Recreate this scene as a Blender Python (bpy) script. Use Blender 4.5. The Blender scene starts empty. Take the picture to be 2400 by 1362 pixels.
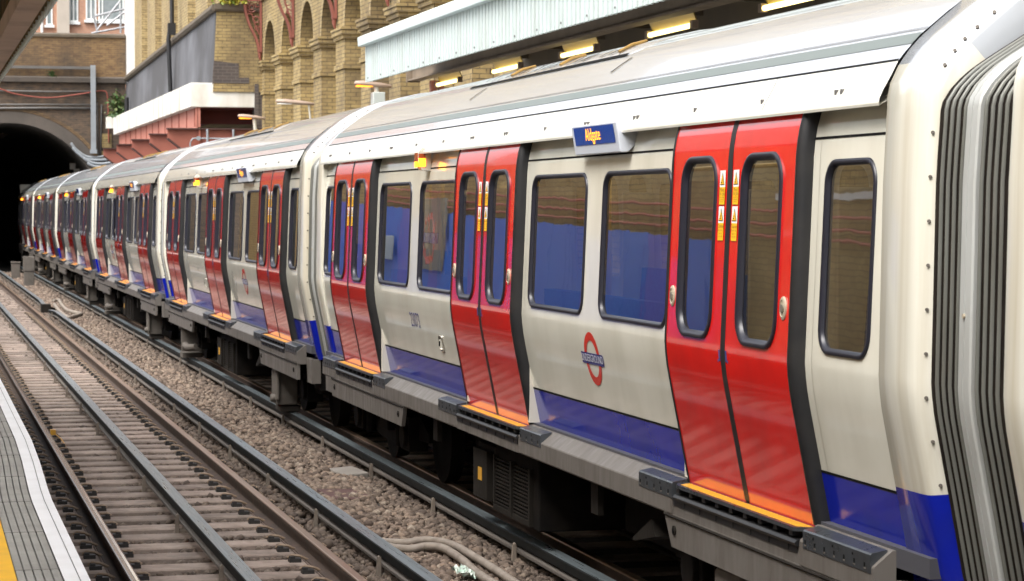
import bpy, math, random
import numpy as np
from mathutils import Vector
random.seed(7)
rng = np.random.default_rng(11)
R = math.radians
S = bpy.context.scene
COL = S.collection

# ------------------------------------------------------------------ camera
CF, CYAW, CPIT, CH = 5520.0, 0.2493, 0.0349, 2.545      # focal length in photo pixels (2400 wide), yaw right, pitch down, eye height
cam = bpy.data.cameras.new("camera")
cam_o = bpy.data.objects.new("camera", cam)
COL.objects.link(cam_o)
cam_o.location = (0, 0, CH)
cam_o.rotation_euler = (math.pi / 2 - CPIT, 0, -CYAW)
cam.sensor_width = 36.0
cam.lens = 36.0 * CF / 2400.0
cam.clip_start = 0.1
cam.clip_end = 1000
cam.dof.use_dof = True
cam.dof.focus_distance = 14.5
cam.dof.aperture_fstop = 8.0
S.camera = cam_o

# ------------------------------------------------------------------ sky, sun, exposure
w = bpy.data.worlds.new("World")
S.world = w
w.use_nodes = True
nt = w.node_tree
bg = nt.nodes["Background"]
sky = nt.nodes.new("ShaderNodeTexSky")
sky.sky_type = 'NISHITA'
sky.sun_disc = False
sky.sun_elevation = R(56)
sky.sun_rotation = R(235)
sky.air_density = 1.0
sky.dust_density = 6.0
sky.ozone_density = 1.0
hs = nt.nodes.new("ShaderNodeHueSaturation")
hs.inputs["Saturation"].default_value = 0.28             # cloud cover: the sky is nearly white
nt.links.new(sky.outputs[0], hs.inputs["Color"])
nt.links.new(hs.outputs[0], bg.inputs["Color"])
bg.inputs["Strength"].default_value = 0.15
sun = bpy.data.lights.new("sun", 'SUN')
sun.energy = .5
sun.angle = R(40)
sun.color = (1.0, 0.95, 0.88)
sun_o = bpy.data.objects.new("sun", sun)
COL.objects.link(sun_o)
_d = Vector((math.sin(R(235)) * math.cos(R(56)), math.cos(R(235)) * math.cos(R(56)), math.sin(R(56))))
sun_o.rotation_euler = (-_d).to_track_quat('-Z', 'Y').to_euler()
S.view_settings.view_transform = 'Standard'
S.view_settings.look = 'None'
S.view_settings.exposure = 1.45
S.view_settings.gamma = 1.0
S.render.film_transparent = False
S.cycles.max_bounces = 8
S.cycles.transparent_max_bounces = 12

# ------------------------------------------------------------------ materials
def nodes_of(m):
    m.use_nodes = True
    return m.node_tree, m.node_tree.nodes["Principled BSDF"]

def N(t, kind, **kw):
    n = t.nodes.new(kind)
    for k, v in kw.items():
        if k.startswith("i_"):
            key = k[2:].replace("_", " ")
            n.inputs[key].default_value = v
        else:
            setattr(n, k, v)
    return n

def mixc(t, fac, a, b, blend='MIX'):
    n = t.nodes.new("ShaderNodeMix")
    n.data_type = 'RGBA'
    n.blend_type = blend
    for sock, v in ((n.inputs[0], fac), (n.inputs[6], a), (n.inputs[7], b)):
        if hasattr(v, "links"):
            t.links.new(v, sock)
        elif isinstance(v, (int, float)):
            sock.default_value = v
        else:
            sock.default_value = (*v[:3], 1)
    return n.outputs[2]

def ramp(t, src, p0, p1):
    r = t.nodes.new("ShaderNodeMapRange")
    r.inputs[1].default_value, r.inputs[2].default_value = p0, p1
    t.links.new(src, r.inputs[0])
    return r.outputs[0]

def noise(t, scale, detail=4, vec=None, stretch=None, rough=.55):
    n = N(t, "ShaderNodeTexNoise", i_Scale=scale, i_Detail=detail, i_Roughness=rough)
    if vec is None:
        g = t.nodes.new("ShaderNodeNewGeometry")
        vec = g.outputs["Position"]
    if stretch:
        mp = t.nodes.new("ShaderNodeMapping")
        mp.inputs["Scale"].default_value = stretch
        t.links.new(vec, mp.inputs[0])
        vec = mp.outputs[0]
    t.links.new(vec, n.inputs["Vector"])
    return n.outputs[0]

def bump(t, p, h, strength, dist):
    b = N(t, "ShaderNodeBump")
    b.inputs["Strength"].default_value = strength
    b.inputs["Distance"].default_value = dist
    t.links.new(h, b.inputs["Height"])
    t.links.new(b.outputs[0], p.inputs["Normal"])

def mat(name, col, rough=.5, metal=0., coat=0., dirt=None, damt=.3, dscale=2.0, streak=None, b=0., bscale=30., bdist=.01, rvar=0., var=.0):
    """painted / worn surface: base colour, patchy dirt, optional streaks (stretch vector) and bump"""
    m = bpy.data.materials.new(name)
    t, p = nodes_of(m)
    p.inputs["Roughness"].default_value = rough
    p.inputs["Metallic"].default_value = metal
    p.inputs["Coat Weight"].default_value = coat
    p.inputs["Coat Roughness"].default_value = .04
    c = col
    if var:
        f = ramp(t, noise(t, dscale * 3, 3), .3, .7)
        c = mixc(t, f, tuple(x * (1 - var) for x in col), tuple(min(1, x * (1 + var)) for x in col))
    if dirt is not None:
        f = ramp(t, noise(t, dscale, 6, stretch=streak), .42, .75)
        mm = t.nodes.new("ShaderNodeMath"); mm.operation = 'MULTIPLY'
        t.links.new(f, mm.inputs[0]); mm.inputs[1].default_value = damt
        c = mixc(t, mm.outputs[0], c, dirt)
    if hasattr(c, "links"):
        t.links.new(c, p.inputs["Base Color"])
    else:
        p.inputs["Base Color"].default_value = (*c, 1)
    if rvar:
        f = noise(t, dscale * 2.3, 5, stretch=streak)
        r = t.nodes.new("ShaderNodeMapRange")
        r.inputs[1].default_value, r.inputs[2].default_value = .3, .7
        r.inputs[3].default_value, r.inputs[4].default_value = max(0, rough - rvar), rough + rvar
        t.links.new(f, r.inputs[0]); t.links.new(r.outputs[0], p.inputs["Roughness"])
    if b:
        bump(t, p, noise(t, bscale, 3), b, bdist)
    return m

def emit(name, col, strength, base=None):
    m = bpy.data.materials.new(name)
    t, p = nodes_of(m)
    p.inputs["Base Color"].default_value = (*(base or col), 1)
    p.inputs["Emission Color"].default_value = (*col, 1)
    p.inputs["Emission Strength"].default_value = strength
    return m

def brick(name, c1, c2, mortar, bw=.26, bh=.093, stain=None, samt=.6, sscale=.5, ms=.011, light=None, rough=.9):
    m = bpy.data.materials.new(name)
    t, p = nodes_of(m)
    g = t.nodes.new("ShaderNodeNewGeometry")
    sp = N(t, "ShaderNodeSeparateXYZ"); t.links.new(g.outputs["Position"], sp.inputs[0])
    sn = N(t, "ShaderNodeSeparateXYZ"); t.links.new(g.outputs["True Normal"], sn.inputs[0])
    ab = N(t, "ShaderNodeMath", operation='ABSOLUTE'); t.links.new(sn.outputs[0], ab.inputs[0])
    gt = N(t, "ShaderNodeMath", operation='GREATER_THAN'); t.links.new(ab.outputs[0], gt.inputs[0]); gt.inputs[1].default_value = .6
    mx = t.nodes.new("ShaderNodeMix"); mx.data_type = 'FLOAT'
    t.links.new(gt.outputs[0], mx.inputs[0]); t.links.new(sp.outputs[0], mx.inputs[2]); t.links.new(sp.outputs[1], mx.inputs[3])
    cb = N(t, "ShaderNodeCombineXYZ"); t.links.new(mx.outputs[0], cb.inputs[0]); t.links.new(sp.outputs[2], cb.inputs[1])
    bt = N(t, "ShaderNodeTexBrick", i_Scale=1.0)
    bt.inputs["Brick Width"].default_value = bw
    bt.inputs["Row Height"].default_value = bh
    bt.inputs["Mortar Size"].default_value = ms
    bt.inputs["Mortar Smooth"].default_value = .2
    bt.inputs["Bias"].default_value = 0
    bt.inputs["Color1"].default_value = (*c1, 1)
    bt.inputs["Color2"].default_value = (*c2, 1)
    bt.inputs["Mortar"].default_value = (*mortar, 1)
    t.links.new(cb.outputs[0], bt.inputs["Vector"])
    c = mixc(t, ramp(t, noise(t, 6, 4, cb.outputs[0], (.55, 1.6, 1)), .35, .7), bt.outputs["Color"], light or c2)
    c = mixc(t, .55, bt.outputs["Color"], c)
    if stain is not None:
        f = ramp(t, noise(t, sscale, 7, stretch=(1, 1, .6), rough=.65), .42, .68)
        mm = N(t, "ShaderNodeMath", operation='MULTIPLY'); t.links.new(f, mm.inputs[0]); mm.inputs[1].default_value = samt
        c = mixc(t, mm.outputs[0], c, stain)
    t.links.new(c, p.inputs["Base Color"])
    p.inputs["Roughness"].default_value = rough
    bump(t, p, bt.outputs["Fac"], -.5, .012)
    return m

def glassy(name, tint, k=1.5, floor=.06):
    """thin tinted window glass: clear tinted sheet under a mirror-like surface"""
    m = bpy.data.materials.new(name)
    m.use_nodes = True
    t = m.node_tree
    t.nodes.clear()
    out = N(t, "ShaderNodeOutputMaterial")
    fr = N(t, "ShaderNodeFresnel", i_IOR=1.62)
    ma = N(t, "ShaderNodeMath", operation='MULTIPLY_ADD', use_clamp=True)
    ma.inputs[1].default_value = k; ma.inputs[2].default_value = floor
    t.links.new(fr.outputs[0], ma.inputs[0])
    tr = N(t, "ShaderNodeBsdfTransparent"); tr.inputs[0].default_value = (*tint, 1)
    gl = N(t, "ShaderNodeBsdfGlossy"); gl.inputs["Roughness"].default_value = .015
    gl.inputs["Color"].default_value = (.92, .95, .97, 1)
    mx = N(t, "ShaderNodeMixShader")
    t.links.new(ma.outputs[0], mx.inputs[0]); t.links.new(tr.outputs[0], mx.inputs[1]); t.links.new(gl.outputs[0], mx.inputs[2])
    t.links.new(mx.outputs[0], out.inputs[0])
    b = N(t, "ShaderNodeBump"); b.inputs["Strength"].default_value = .12; b.inputs["Distance"].default_value = .004
    t.links.new(noise(t, 3.0, 2), b.inputs["Height"]); t.links.new(b.outputs[0], gl.inputs["Normal"])
    return m

M = {}
M['cream'] = mat('cream_paint', (.73, .71, .61), .16, coat=.7, dirt=(.44, .40, .31), damt=.4, dscale=1.6, streak=(1, 1.2, .5), b=.08, bscale=1.6, bdist=.008)
M['roofw'] = mat('roof_paint', (.40, .42, .44), .2, coat=.6, dirt=(.30, .30, .30), damt=.4, dscale=2.2, streak=(1.5, .25, 1.5), b=.05, bscale=2, bdist=.01)
M['joint_line'] = mat('panel_joint_line', (.36, .34, .28), .5)
M['collar'] = mat('collar_paint', (.68, .66, .57), .2, coat=.5, dirt=(.40, .33, .21), damt=.6, dscale=1.3, streak=(3, 6, .25), b=.05, bscale=2, bdist=.008)
M['roofg'] = mat('roof_band_grey', (.13, .155, .145), .45, dirt=(.16, .17, .16), damt=.3, streak=(1, .3, 1))
M['red'] = mat('red_paint', (.70, .014, .010), .12, coat=.75, dirt=(.36, .014, .012), damt=.45, dscale=3.2, b=.14, bscale=2.2, bdist=.008)
M['blue'] = mat('blue_paint', (.006, .015, .31), .14, coat=.2, dirt=(.008, .013, .13), damt=.4, dscale=3, b=.3, bscale=2.0, bdist=.008)
M['rubber'] = mat('black_rubber', (.010, .010, .011), .45, dirt=(.032, .029, .026), damt=.5, dscale=5)
M['seal'] = mat('window_rubber', (.014, .014, .022), .36)
M['dark'] = mat('underframe_dark', (.007, .006, .0055), .8, dirt=(.022, .017, .013), damt=.7, dscale=3, b=.3, bscale=12)
M['gear'] = mat('underframe_grey', (.020, .017, .014), .7, dirt=(.009, .008, .006), damt=.7, dscale=4, b=.3, bscale=20)
M['sole'] = mat('solebar_grey', (.135, .122, .108), .5, dirt=(.07, .056, .045), damt=.6, dscale=3.0, streak=(1, 2.2, .5), rvar=.12)
M['steel'] = mat('bolted_steel', (.085, .095, .105), .34, metal=.6, dirt=(.05, .045, .04), damt=.5, dscale=6, rvar=.1)
M['slot'] = mat('slot_black', (.006, .006, .006), .8)
M['alu'] = mat('aluminium', (.44, .45, .43), .5, metal=.2, dirt=(.2, .18, .15), damt=.4, dscale=5, streak=(1, 1, .4))
M['rim'] = mat('bellows_rim', (.155, .158, .14), .42, metal=.25, dirt=(.1, .09, .07), damt=.5, dscale=4, streak=(1, 1, .5))
M['fabric'] = mat('bellows_fabric', (.014, .011, .009), .85, dirt=(.035, .027, .02), damt=.6, dscale=6)
M['gear2'] = mat('shoe_box_grey', (.12, .105, .088), .7, dirt=(.04, .032, .025), damt=.6, dscale=5)
M['step'] = mat('step_yellow', (.66, .34, .03), .35, dirt=(.35, .2, .05), damt=.35, dscale=8)
M['glass'] = glassy('carriage_glass', (.74, .71, .62), 2.0, .10)
M['sticker_w'] = mat('sticker_white', (.78, .78, .76), .4)
M['sticker_y'] = mat('sticker_yellow', (.85, .48, .01), .4)
M['tape'] = mat('blue_tape', (.05, .06, .22), .5)
M['ink2'] = mat('faded_ink', (.30, .16, .02), .5)
M['ink'] = mat('black_ink', (.02, .016, .012), .5)
M['logo_red'] = mat('logo_red', (.60, .035, .02), .25, coat=.4)
M['logo_blue'] = mat('logo_blue', (.014, .02, .20), .25, coat=.4)
M['logo_white'] = mat('logo_white', (.75, .75, .75), .35)
M['amber'] = emit('amber_lamp', (1., .30, .01), 2.2)
M['amber_dim'] = mat('amber_lens', (.35, .07, .02), .2, coat=.5)
M['led'] = emit('led_text', (1., .36, .015), 1.0)
M['screen'] = mat('display_blue', (.012, .05, .26), .12, coat=.5)
M['display_case'] = mat('display_case', (.58, .61, .66), .3, coat=.3)
M['button_ring'] = mat('button_ring', (.40, .34, .25), .45)
M['chrome'] = mat('button_metal', (.45, .42, .36), .28, metal=.8)
M['brass'] = mat('vent_catch', (.32, .19, .05), .45, metal=.3)
M['moq'] = mat('seat_fabric', (.012, .06, .26), .9, dirt=(.03, .16, .4), damt=.7, dscale=26)
M['inside'] = mat('cabin_lining', (.58, .54, .46), .6)
M['pole'] = mat('grab_pole', (.62, .38, .03), .35)
M['cabin_light'] = emit('cabin_light', (1., .95, .85), 1.2)
M['cfloor'] = mat('cabin_floor', (.06, .06, .07), .6)
M['rail_head'] = mat('rail_polished', (.26, .21, .17), .25, metal=.8, dirt=(.16, .10, .06), damt=.5, dscale=1.5, streak=(6, .3, 1))
M['strip'] = mat('rail_running_band', (.75, .74, .72), .12, metal=.95)
M['rail_brown'] = mat('rail_tan_head', (.40, .29, .21), .3, metal=.7, dirt=(.2, .12, .07), damt=.5, dscale=1.5, streak=(8, .25, 1))
M['rail_rust'] = mat('rail_rust', (.055, .037, .028), .8, dirt=(.12, .075, .05), damt=.6, dscale=9)
M['foot_rust'] = mat('rail_foot', (.16, .115, .09), .8, dirt=(.07, .05, .04), damt=.6, dscale=7)
M['cond_top'] = mat('conductor_top', (.20, .235, .25), .34, metal=.35, dirt=(.10, .11, .11), damt=.6, dscale=3, streak=(10, .25, 1), rvar=.1)
M['cond_side'] = mat('conductor_side', (.009, .011, .011), .6, dirt=(.025, .022, .02), damt=.5, dscale=5)
M['cond_foot'] = mat('conductor_foot', (.115, .10, .085), .7, dirt=(.05, .042, .036), damt=.6, dscale=4, streak=(1, .4, 1))
M['insul'] = mat('insulator_bracket', (.20, .165, .13), .7, dirt=(.08, .06, .05), damt=.6, dscale=9)
M['sleeper'] = mat('sleeper_concrete', (.29, .23, .19), .85, dirt=(.11, .08, .06), damt=.7, dscale=5, b=.5, bscale=25, var=.12)
def _vary(m, lo, hi):
    t, p = nodes_of(m)
    oi = t.nodes.new("ShaderNodeObjectInfo")
    mr = t.nodes.new("ShaderNodeMapRange"); mr.inputs[3].default_value, mr.inputs[4].default_value = lo, hi
    t.links.new(oi.outputs["Random"], mr.inputs[0])
    cb = t.nodes.new("ShaderNodeCombineColor")
    for q in range(3): t.links.new(mr.outputs[0], cb.inputs[q])
    src = p.inputs["Base Color"].links[0].from_socket
    t.links.new(mixc(t, 1.0, src, cb.outputs[0], 'MULTIPLY'), p.inputs["Base Color"])
_vary(M['sleeper'], .62, 1.12)
M['clip'] = mat('clip_black', (.022, .02, .018), .6)
M['clipmetal'] = mat('clip_rust', (.24, .17, .11), .6, dirt=(.1, .06, .04), damt=.5, dscale=30)
M['bed'] = mat('ballast_bed', (.040, .032, .026), .95, dirt=(.02, .027, .022), damt=.9, dscale=14, b=1., bscale=22, bdist=.05, var=.25)
M['cable'] = mat('grey_cable', (.26, .22, .18), .6, dirt=(.12, .095, .075), damt=.8, dscale=8)
M['white_cop'] = mat('white_coping', (.80, .81, .83), .55, dirt=(.55, .54, .53), damt=.35, dscale=4)
M['tact'] = mat('tactile_grey', (.28, .275, .255), .8, dirt=(.17, .165, .15), damt=.6, dscale=2, b=.3, bscale=60, var=.1)
M['yline'] = mat('yellow_line', (.78, .43, .012), .6, dirt=(.45, .27, .05), damt=.5, dscale=6)
M['pave'] = mat('platform_paving', (.24, .235, .22), .85, dirt=(.12, .115, .105), damt=.6, dscale=2, b=.2, bscale=40)
M['groove'] = mat('tile_groove', (.14, .135, .125), .9)
M['jointm'] = mat('tile_joint', (.42, .42, .41), .9)
M['pwall'] = mat('platform_wall', (.05, .045, .04), .9, dirt=(.1, .08, .07), damt=.6)
M['yb'] = brick('yellow_stock_brick', (.25, .175, .075), (.38, .28, .115), (.062, .047, .032), stain=(.085, .062, .04), samt=.75, sscale=.55, light=(.47, .36, .16))
M['yb2'] = brick('yellow_upper_brick', (.26, .19, .085), (.38, .295, .14), (.07, .054, .036), stain=(.16, .11, .065), samt=.5, sscale=.7, light=(.55, .43, .22))
M['yb3'] = brick('near_wall_brick', (.40, .28, .12), (.54, .40, .18), (.20, .15, .09), stain=(.22, .15, .08), samt=.5, light=(.60, .46, .22))
M['bb'] = brick('brown_sooty_brick', (.125, .072, .038), (.20, .125, .06), (.085, .062, .045), bw=.24, bh=.085, stain=(.048, .038, .032), samt=.8, sscale=.6, light=(.29, .19, .085))
M['sb'] = brick('soot_black_brick', (.060, .047, .040), (.09, .066, .048), (.036, .031, .027), bw=.24, bh=.085, stain=(.04, .035, .032), samt=.7, sscale=.7, light=(.20, .13, .075))
M['db'] = brick('dark_patch_brick', (.06, .05, .05), (.085, .068, .06), (.14, .12, .10), stain=(.05, .04, .035), samt=.5)
M['pb'] = brick('pink_brick', (.42, .20, .13), (.50, .26, .17), (.42, .31, .24), bw=.24, bh=.08, light=(.52, .30, .2))
M['gw'] = mat('grey_rendered_brick', (.070, .070, .075), .85, dirt=(.21, .22, .245), damt=.7, dscale=.55, streak=(1, .7, .6), b=.25, bscale=9, bdist=.02)
M['stone'] = mat('sooty_stone', (.095, .08, .068), .85, dirt=(.055, .048, .042), damt=.7, dscale=1.5, streak=(1, 1, .5), b=.3, bscale=10, bdist=.02)
M['capstone'] = mat('coping_brown', (.12, .095, .07), .85, dirt=(.05, .05, .03), damt=.7, dscale=2)
M['whitew'] = mat('white_fascia', (.72, .71, .66), .65, dirt=(.36, .31, .22), damt=.85, dscale=1.1, streak=(1, 1.4, .45))
M['whitep'] = mat('white_strip_paint', (.74, .75, .76), .6, dirt=(.5, .48, .44), damt=.3)
M['iron'] = mat('red_oxide_iron', (.24, .075, .052), .6, dirt=(.16, .05, .038), damt=.6, dscale=1.3, streak=(1, 1, .5))
M['irong'] = mat('red_oxide_girder', (.33, .11, .075), .6, dirt=(.20, .06, .042), damt=.6, dscale=1.3, streak=(1, 1, .5))
M['iron2'] = mat('red_oxide_pale', (.50, .20, .15), .6, dirt=(.32, .11, .08), damt=.5, dscale=1.0, streak=(1, 1, .4))
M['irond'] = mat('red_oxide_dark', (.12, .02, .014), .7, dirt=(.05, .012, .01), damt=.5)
M['flange'] = mat('girder_flange', (.055, .022, .018), .7)
M['galv'] = mat('galvanised_pipe', (.30, .33, .36), .45, metal=.2, dirt=(.16, .15, .14), damt=.4)
M['pipeg'] = mat('pipe_grey_dark', (.12, .115, .11), .6, dirt=(.06, .05, .045), damt=.5)
M['lining'] = mat('tunnel_brick', (.07, .06, .05), .9, dirt=(.03, .026, .022), damt=.7)
M['rcable'] = mat('red_cable', (.26, .065, .045), .6)
M['blackp'] = mat('black_drainpipe', (.014, .014, .015), .45)
M['canopy'] = mat('canopy_pale_green', (.50, .565, .55), .5, dirt=(.33, .35, .30), damt=.5, dscale=2.2, streak=(1, 1.5, .35))
M['canopyw'] = mat('canopy_gutter_white', (.56, .64, .63), .5, dirt=(.40, .42, .38), damt=.35, dscale=1.5)
M['soffit'] = mat('soffit_dark', (.13, .105, .075), .8, dirt=(.20, .15, .10), damt=.5, dscale=1.5)
M['beam'] = mat('canopy_beam', (.27, .21, .15), .7, dirt=(.07, .055, .04), damt=.5)
M['tube'] = emit('fluorescent_tube', (1., .84, .34), 1.5)
M['refl'] = mat('lamp_reflector', (.42, .30, .06), .4)
M['orange'] = emit('orange_lamp', (1., .3, .02), 1.1)
M['lampcase'] = mat('lamp_case', (.36, .27, .21), .55, dirt=(.2, .14, .1), damt=.5)
M['palepost'] = mat('pale_post', (.52, .50, .43), .6)
M['boxg'] = mat('pale_grey_box', (.42, .46, .44), .5)
M['plank'] = mat('valance_boards', (.20, .13, .055), .8, dirt=(.035, .045, .02), damt=1., dscale=1.6, streak=(.2, 2.2, .12))
M['plankedge'] = mat('valance_edge', (.62, .70, .68), .6)
M['lbeam'] = mat('canopy_conduit', (.50, .36, .27), .7, dirt=(.13, .085, .055), damt=.5)
M['hoard'] = mat('blue_hoarding', (.035, .17, .74), .5, dirt=(.06, .10, .62), damt=.5, dscale=.5)
M['hoard2'] = mat('violet_hoarding', (.12, .13, .66), .5, dirt=(.06, .13, .66), damt=.5, dscale=.5)
M['pinkpipe'] = mat('pink_pipe', (.55, .16, .12), .5)
M['winf'] = mat('white_window_frame', (.78, .80, .78), .5)
M['concb'] = mat('pale_concrete', (.50, .44, .37), .8, dirt=(.36, .31, .26), damt=.4)
M['bglass'] = mat('house_glass', (.20, .24, .25), .08, dirt=(.5, .52, .52), damt=.6, dscale=1.3)
M['scaff'] = mat('scaffold_metal', (.42, .43, .45), .4, metal=.4)
M['maroon'] = mat('maroon_plate', (.085, .042, .036), .75, dirt=(.05, .03, .027), damt=.5, b=.3)
M['slab'] = mat('grey_slab', (.22, .20, .175), .85, dirt=(.12, .1, .085), damt=.5)
M['litter'] = mat('foil_litter', (.40, .42, .38), .3, metal=.2, dirt=(.2, .6, .4), damt=.5, dscale=25)
M['blackpaint'] = mat('black_plastic', (.02, .02, .02), .5)

def leafmat(name, a, b_):
    m = bpy.data.materials.new(name)
    t, p = nodes_of(m)
    g = t.nodes.new("ShaderNodeNewGeometry")
    c = mixc(t, g.outputs["Random Per Island"], a, b_)
    t.links.new(c, p.inputs["Base Color"])
    p.inputs["Roughness"].default_value = .55
    return m
M['leaf'] = leafmat('green_leaves', (.025, .06, .015), (.07, .13, .03))
M['leafr'] = leafmat('reddish_leaves', (.03, .085, .02), (.13, .15, .045))
M['leafy'] = leafmat('yellow_green_leaves', (.10, .17, .02), (.42, .34, .03))

def stonemat():
    m = bpy.data.materials.new('ballast_stone')
    t, p = nodes_of(m)
    g = t.nodes.new("ShaderNodeNewGeometry")
    cr = t.nodes.new("ShaderNodeValToRGB")
    e = cr.color_ramp
    e.elements[0].position, e.elements[0].color = 0, (0.067, 0.046, 0.034, 1)
    e.elements[1].position, e.elements[1].color = 1, (0.306, 0.252, 0.197, 1)
    for pos, c in ((.25, (0.122, 0.090, 0.066, 1)), (.55, (0.184, 0.138, 0.106, 1)), (.8, (0.230, 0.165, 0.119, 1)), (.93, (0.266, 0.209, 0.156, 1))):
        x = e.elements.new(pos); x.color = c
    t.links.new(g.outputs["Random Per Island"], cr.inputs[0])
    # stones turn darker towards both tracks than between them, by their place across
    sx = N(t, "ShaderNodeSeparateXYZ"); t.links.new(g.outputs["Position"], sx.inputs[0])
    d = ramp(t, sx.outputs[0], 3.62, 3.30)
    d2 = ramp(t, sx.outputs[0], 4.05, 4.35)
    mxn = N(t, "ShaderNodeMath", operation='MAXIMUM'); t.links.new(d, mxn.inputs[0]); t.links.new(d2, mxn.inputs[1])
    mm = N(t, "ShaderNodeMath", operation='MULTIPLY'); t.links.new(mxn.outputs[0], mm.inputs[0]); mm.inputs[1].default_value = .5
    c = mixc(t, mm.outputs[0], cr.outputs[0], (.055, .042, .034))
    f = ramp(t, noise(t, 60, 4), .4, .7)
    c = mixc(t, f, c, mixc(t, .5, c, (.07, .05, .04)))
    t.links.new(c, p.inputs["Base Color"])
    p.inputs["Roughness"].default_value = .9
    return m
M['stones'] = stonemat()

M['blue'].node_tree.nodes['Principled BSDF'].inputs['Specular IOR Level'].default_value = .28
for _k in ('dark', 'gear', 'fabric', 'slot', 'cond_side'): M[_k].node_tree.nodes['Principled BSDF'].inputs['Specular IOR Level'].default_value = .12

# ------------------------------------------------------------------ mesh helpers
class MB:
    def __init__(s): s.v, s.f, s.mi, s.n = [], [], [], {}
    def add(s, vs, fs, mi=0):
        o = len(s.v); s.v += [tuple(a) for a in vs]
        for f in fs: s.f.append([i + o for i in f]); s.mi.append(mi)
        return s
    def box(s, x0, x1, y0, y1, z0, z1, mi=0):
        if x0 > x1: x0, x1 = x1, x0
        if y0 > y1: y0, y1 = y1, y0
        if z0 > z1: z0, z1 = z1, z0
        return s.add([(x0, y0, z0), (x1, y0, z0), (x1, y1, z0), (x0, y1, z0), (x0, y0, z1), (x1, y0, z1), (x1, y1, z1), (x0, y1, z1)],
                     [(0, 3, 2, 1), (4, 5, 6, 7), (0, 1, 5, 4), (1, 2, 6, 5), (2, 3, 7, 6), (3, 0, 4, 7)], mi)
    def prism_y(s, poly, y0, y1, mi=0):
        n = len(poly)      # poly of (x, z)
        vs = [(x, y0, z) for x, z in poly] + [(x, y1, z) for x, z in poly]
        fs = [(i, (i + 1) % n, n + (i + 1) % n, n + i) for i in range(n)] + [tuple(range(n))[::-1], tuple(range(n, 2 * n))]
        return s.add(vs, fs, mi)
    def prism_x(s, poly, x0, x1, mi=0):
        n = len(poly)      # poly of (y, z)
        vs = [(x0, y, z) for y, z in poly] + [(x1, y, z) for y, z in poly]
        fs = [(i, (i + 1) % n, n + (i + 1) % n, n + i) for i in range(n)] + [tuple(range(n))[::-1], tuple(range(n, 2 * n))]
        return s.add(vs, fs, mi)
    def prism_z(s, poly, z0, z1, mi=0):
        n = len(poly)
        vs = [(x, y, z0) for x, y in poly] + [(x, y, z1) for x, y in poly]
        fs = [(i, (i + 1) % n, n + (i + 1) % n, n + i) for i in range(n)] + [tuple(range(n))[::-1], tuple(range(n, 2 * n))]
        return s.add(vs, fs, mi)
    def loft(s, loops, closed=True, cap0=False, cap1=False, mi=0):
        n = len(loops[0]); vs = [p for l in loops for p in l]; fs = []
        for k in range(len(loops) - 1):
            for i in range(n if closed else n - 1):
                j = (i + 1) % n
                fs.append((k * n + i, k * n + j, (k + 1) * n + j, (k + 1) * n + i))
        if cap0: fs.append(tuple(range(n))[::-1])
        if cap1: fs.append(tuple(range((len(loops) - 1) * n, len(loops) * n)))
        return s.add(vs, fs, mi)
    def tube(s, pts, r, n=8, mi=0, cap=True):
        pts = [Vector(p) for p in pts]; loops = []
        for i, p in enumerate(pts):
            t = (pts[min(i + 1, len(pts) - 1)] - pts[max(i - 1, 0)]).normalized()
            up = Vector((0, 0, 1)) if abs(t.z) < .9 else Vector((1, 0, 0))
            a = t.cross(up).normalized(); b = a.cross(t)
            rr = r[i] if isinstance(r, (list, tuple)) else r
            loops.append([tuple(p + a * rr * math.cos(2 * math.pi * k / n) + b * rr * math.sin(2 * math.pi * k / n)) for k in range(n)])
        return s.loft(loops, True, cap, cap, mi)
    def cyl(s, c, ax, r, L, n=20, mi=0):
        c = Vector(c); a = Vector(ax).normalized() * L / 2
        return s.tube([c - a, c + a], r, n, mi)
    def build(s, name, mats, parent=None, smooth=False, normals=None, shade=None):
        me = bpy.data.meshes.new(name)
        me.from_pydata(s.v, [], s.f)
        for m in (mats if isinstance(mats, (list, tuple)) else [mats]): me.materials.append(M[m])
        me.polygons.foreach_set("material_index", s.mi)
        if smooth:
            me.polygons.foreach_set("use_smooth", [True] * len(me.polygons))
        me.update()
        if shade is not None: me.set_sharp_from_angle(angle=R(shade))
        if normals is not None: me.normals_split_custom_set_from_vertices(normals)
        o = bpy.data.objects.new(name, me)
        COL.objects.link(o)
        if parent is not None: o.parent = parent
        return o

def _islands(b):
    par = list(range(len(b.v)))
    def find(i):
        while par[i] != i: par[i] = par[par[i]]; i = par[i]
        return i
    for f in b.f:
        r = find(f[0])
        for i in f[1:]: par[find(i)] = r
    d = {}
    for k, f in enumerate(b.f): d.setdefault(find(f[0]), []).append(k)
    return list(d.values())
def build_pieces(b, name, mats, parent, **kw):
    """each loose piece of the builder becomes a part of its own"""
    out = []
    for fk in _islands(b):
        c = MB(); mp = {}
        for k in fk:
            ff = []
            for i in b.f[k]:
                if i not in mp: mp[i] = len(c.v); c.v.append(b.v[i])
                ff.append(mp[i])
            c.f.append(ff); c.mi.append(b.mi[k])
        out.append(c.build(name, mats, parent, **kw))
    return out
MB.build_pieces = build_pieces
def recalc(o):
    import bmesh
    bm = bmesh.new(); bm.from_mesh(o.data); bmesh.ops.recalc_face_normals(bm, faces=bm.faces); bm.to_mesh(o.data); bm.free()
    return o

def bevel(o, wdt=.01, seg=2):
    md = o.modifiers.new("bevel", 'BEVEL'); md.width = wdt; md.segments = seg; md.limit_method = 'ANGLE'
    return o

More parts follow.
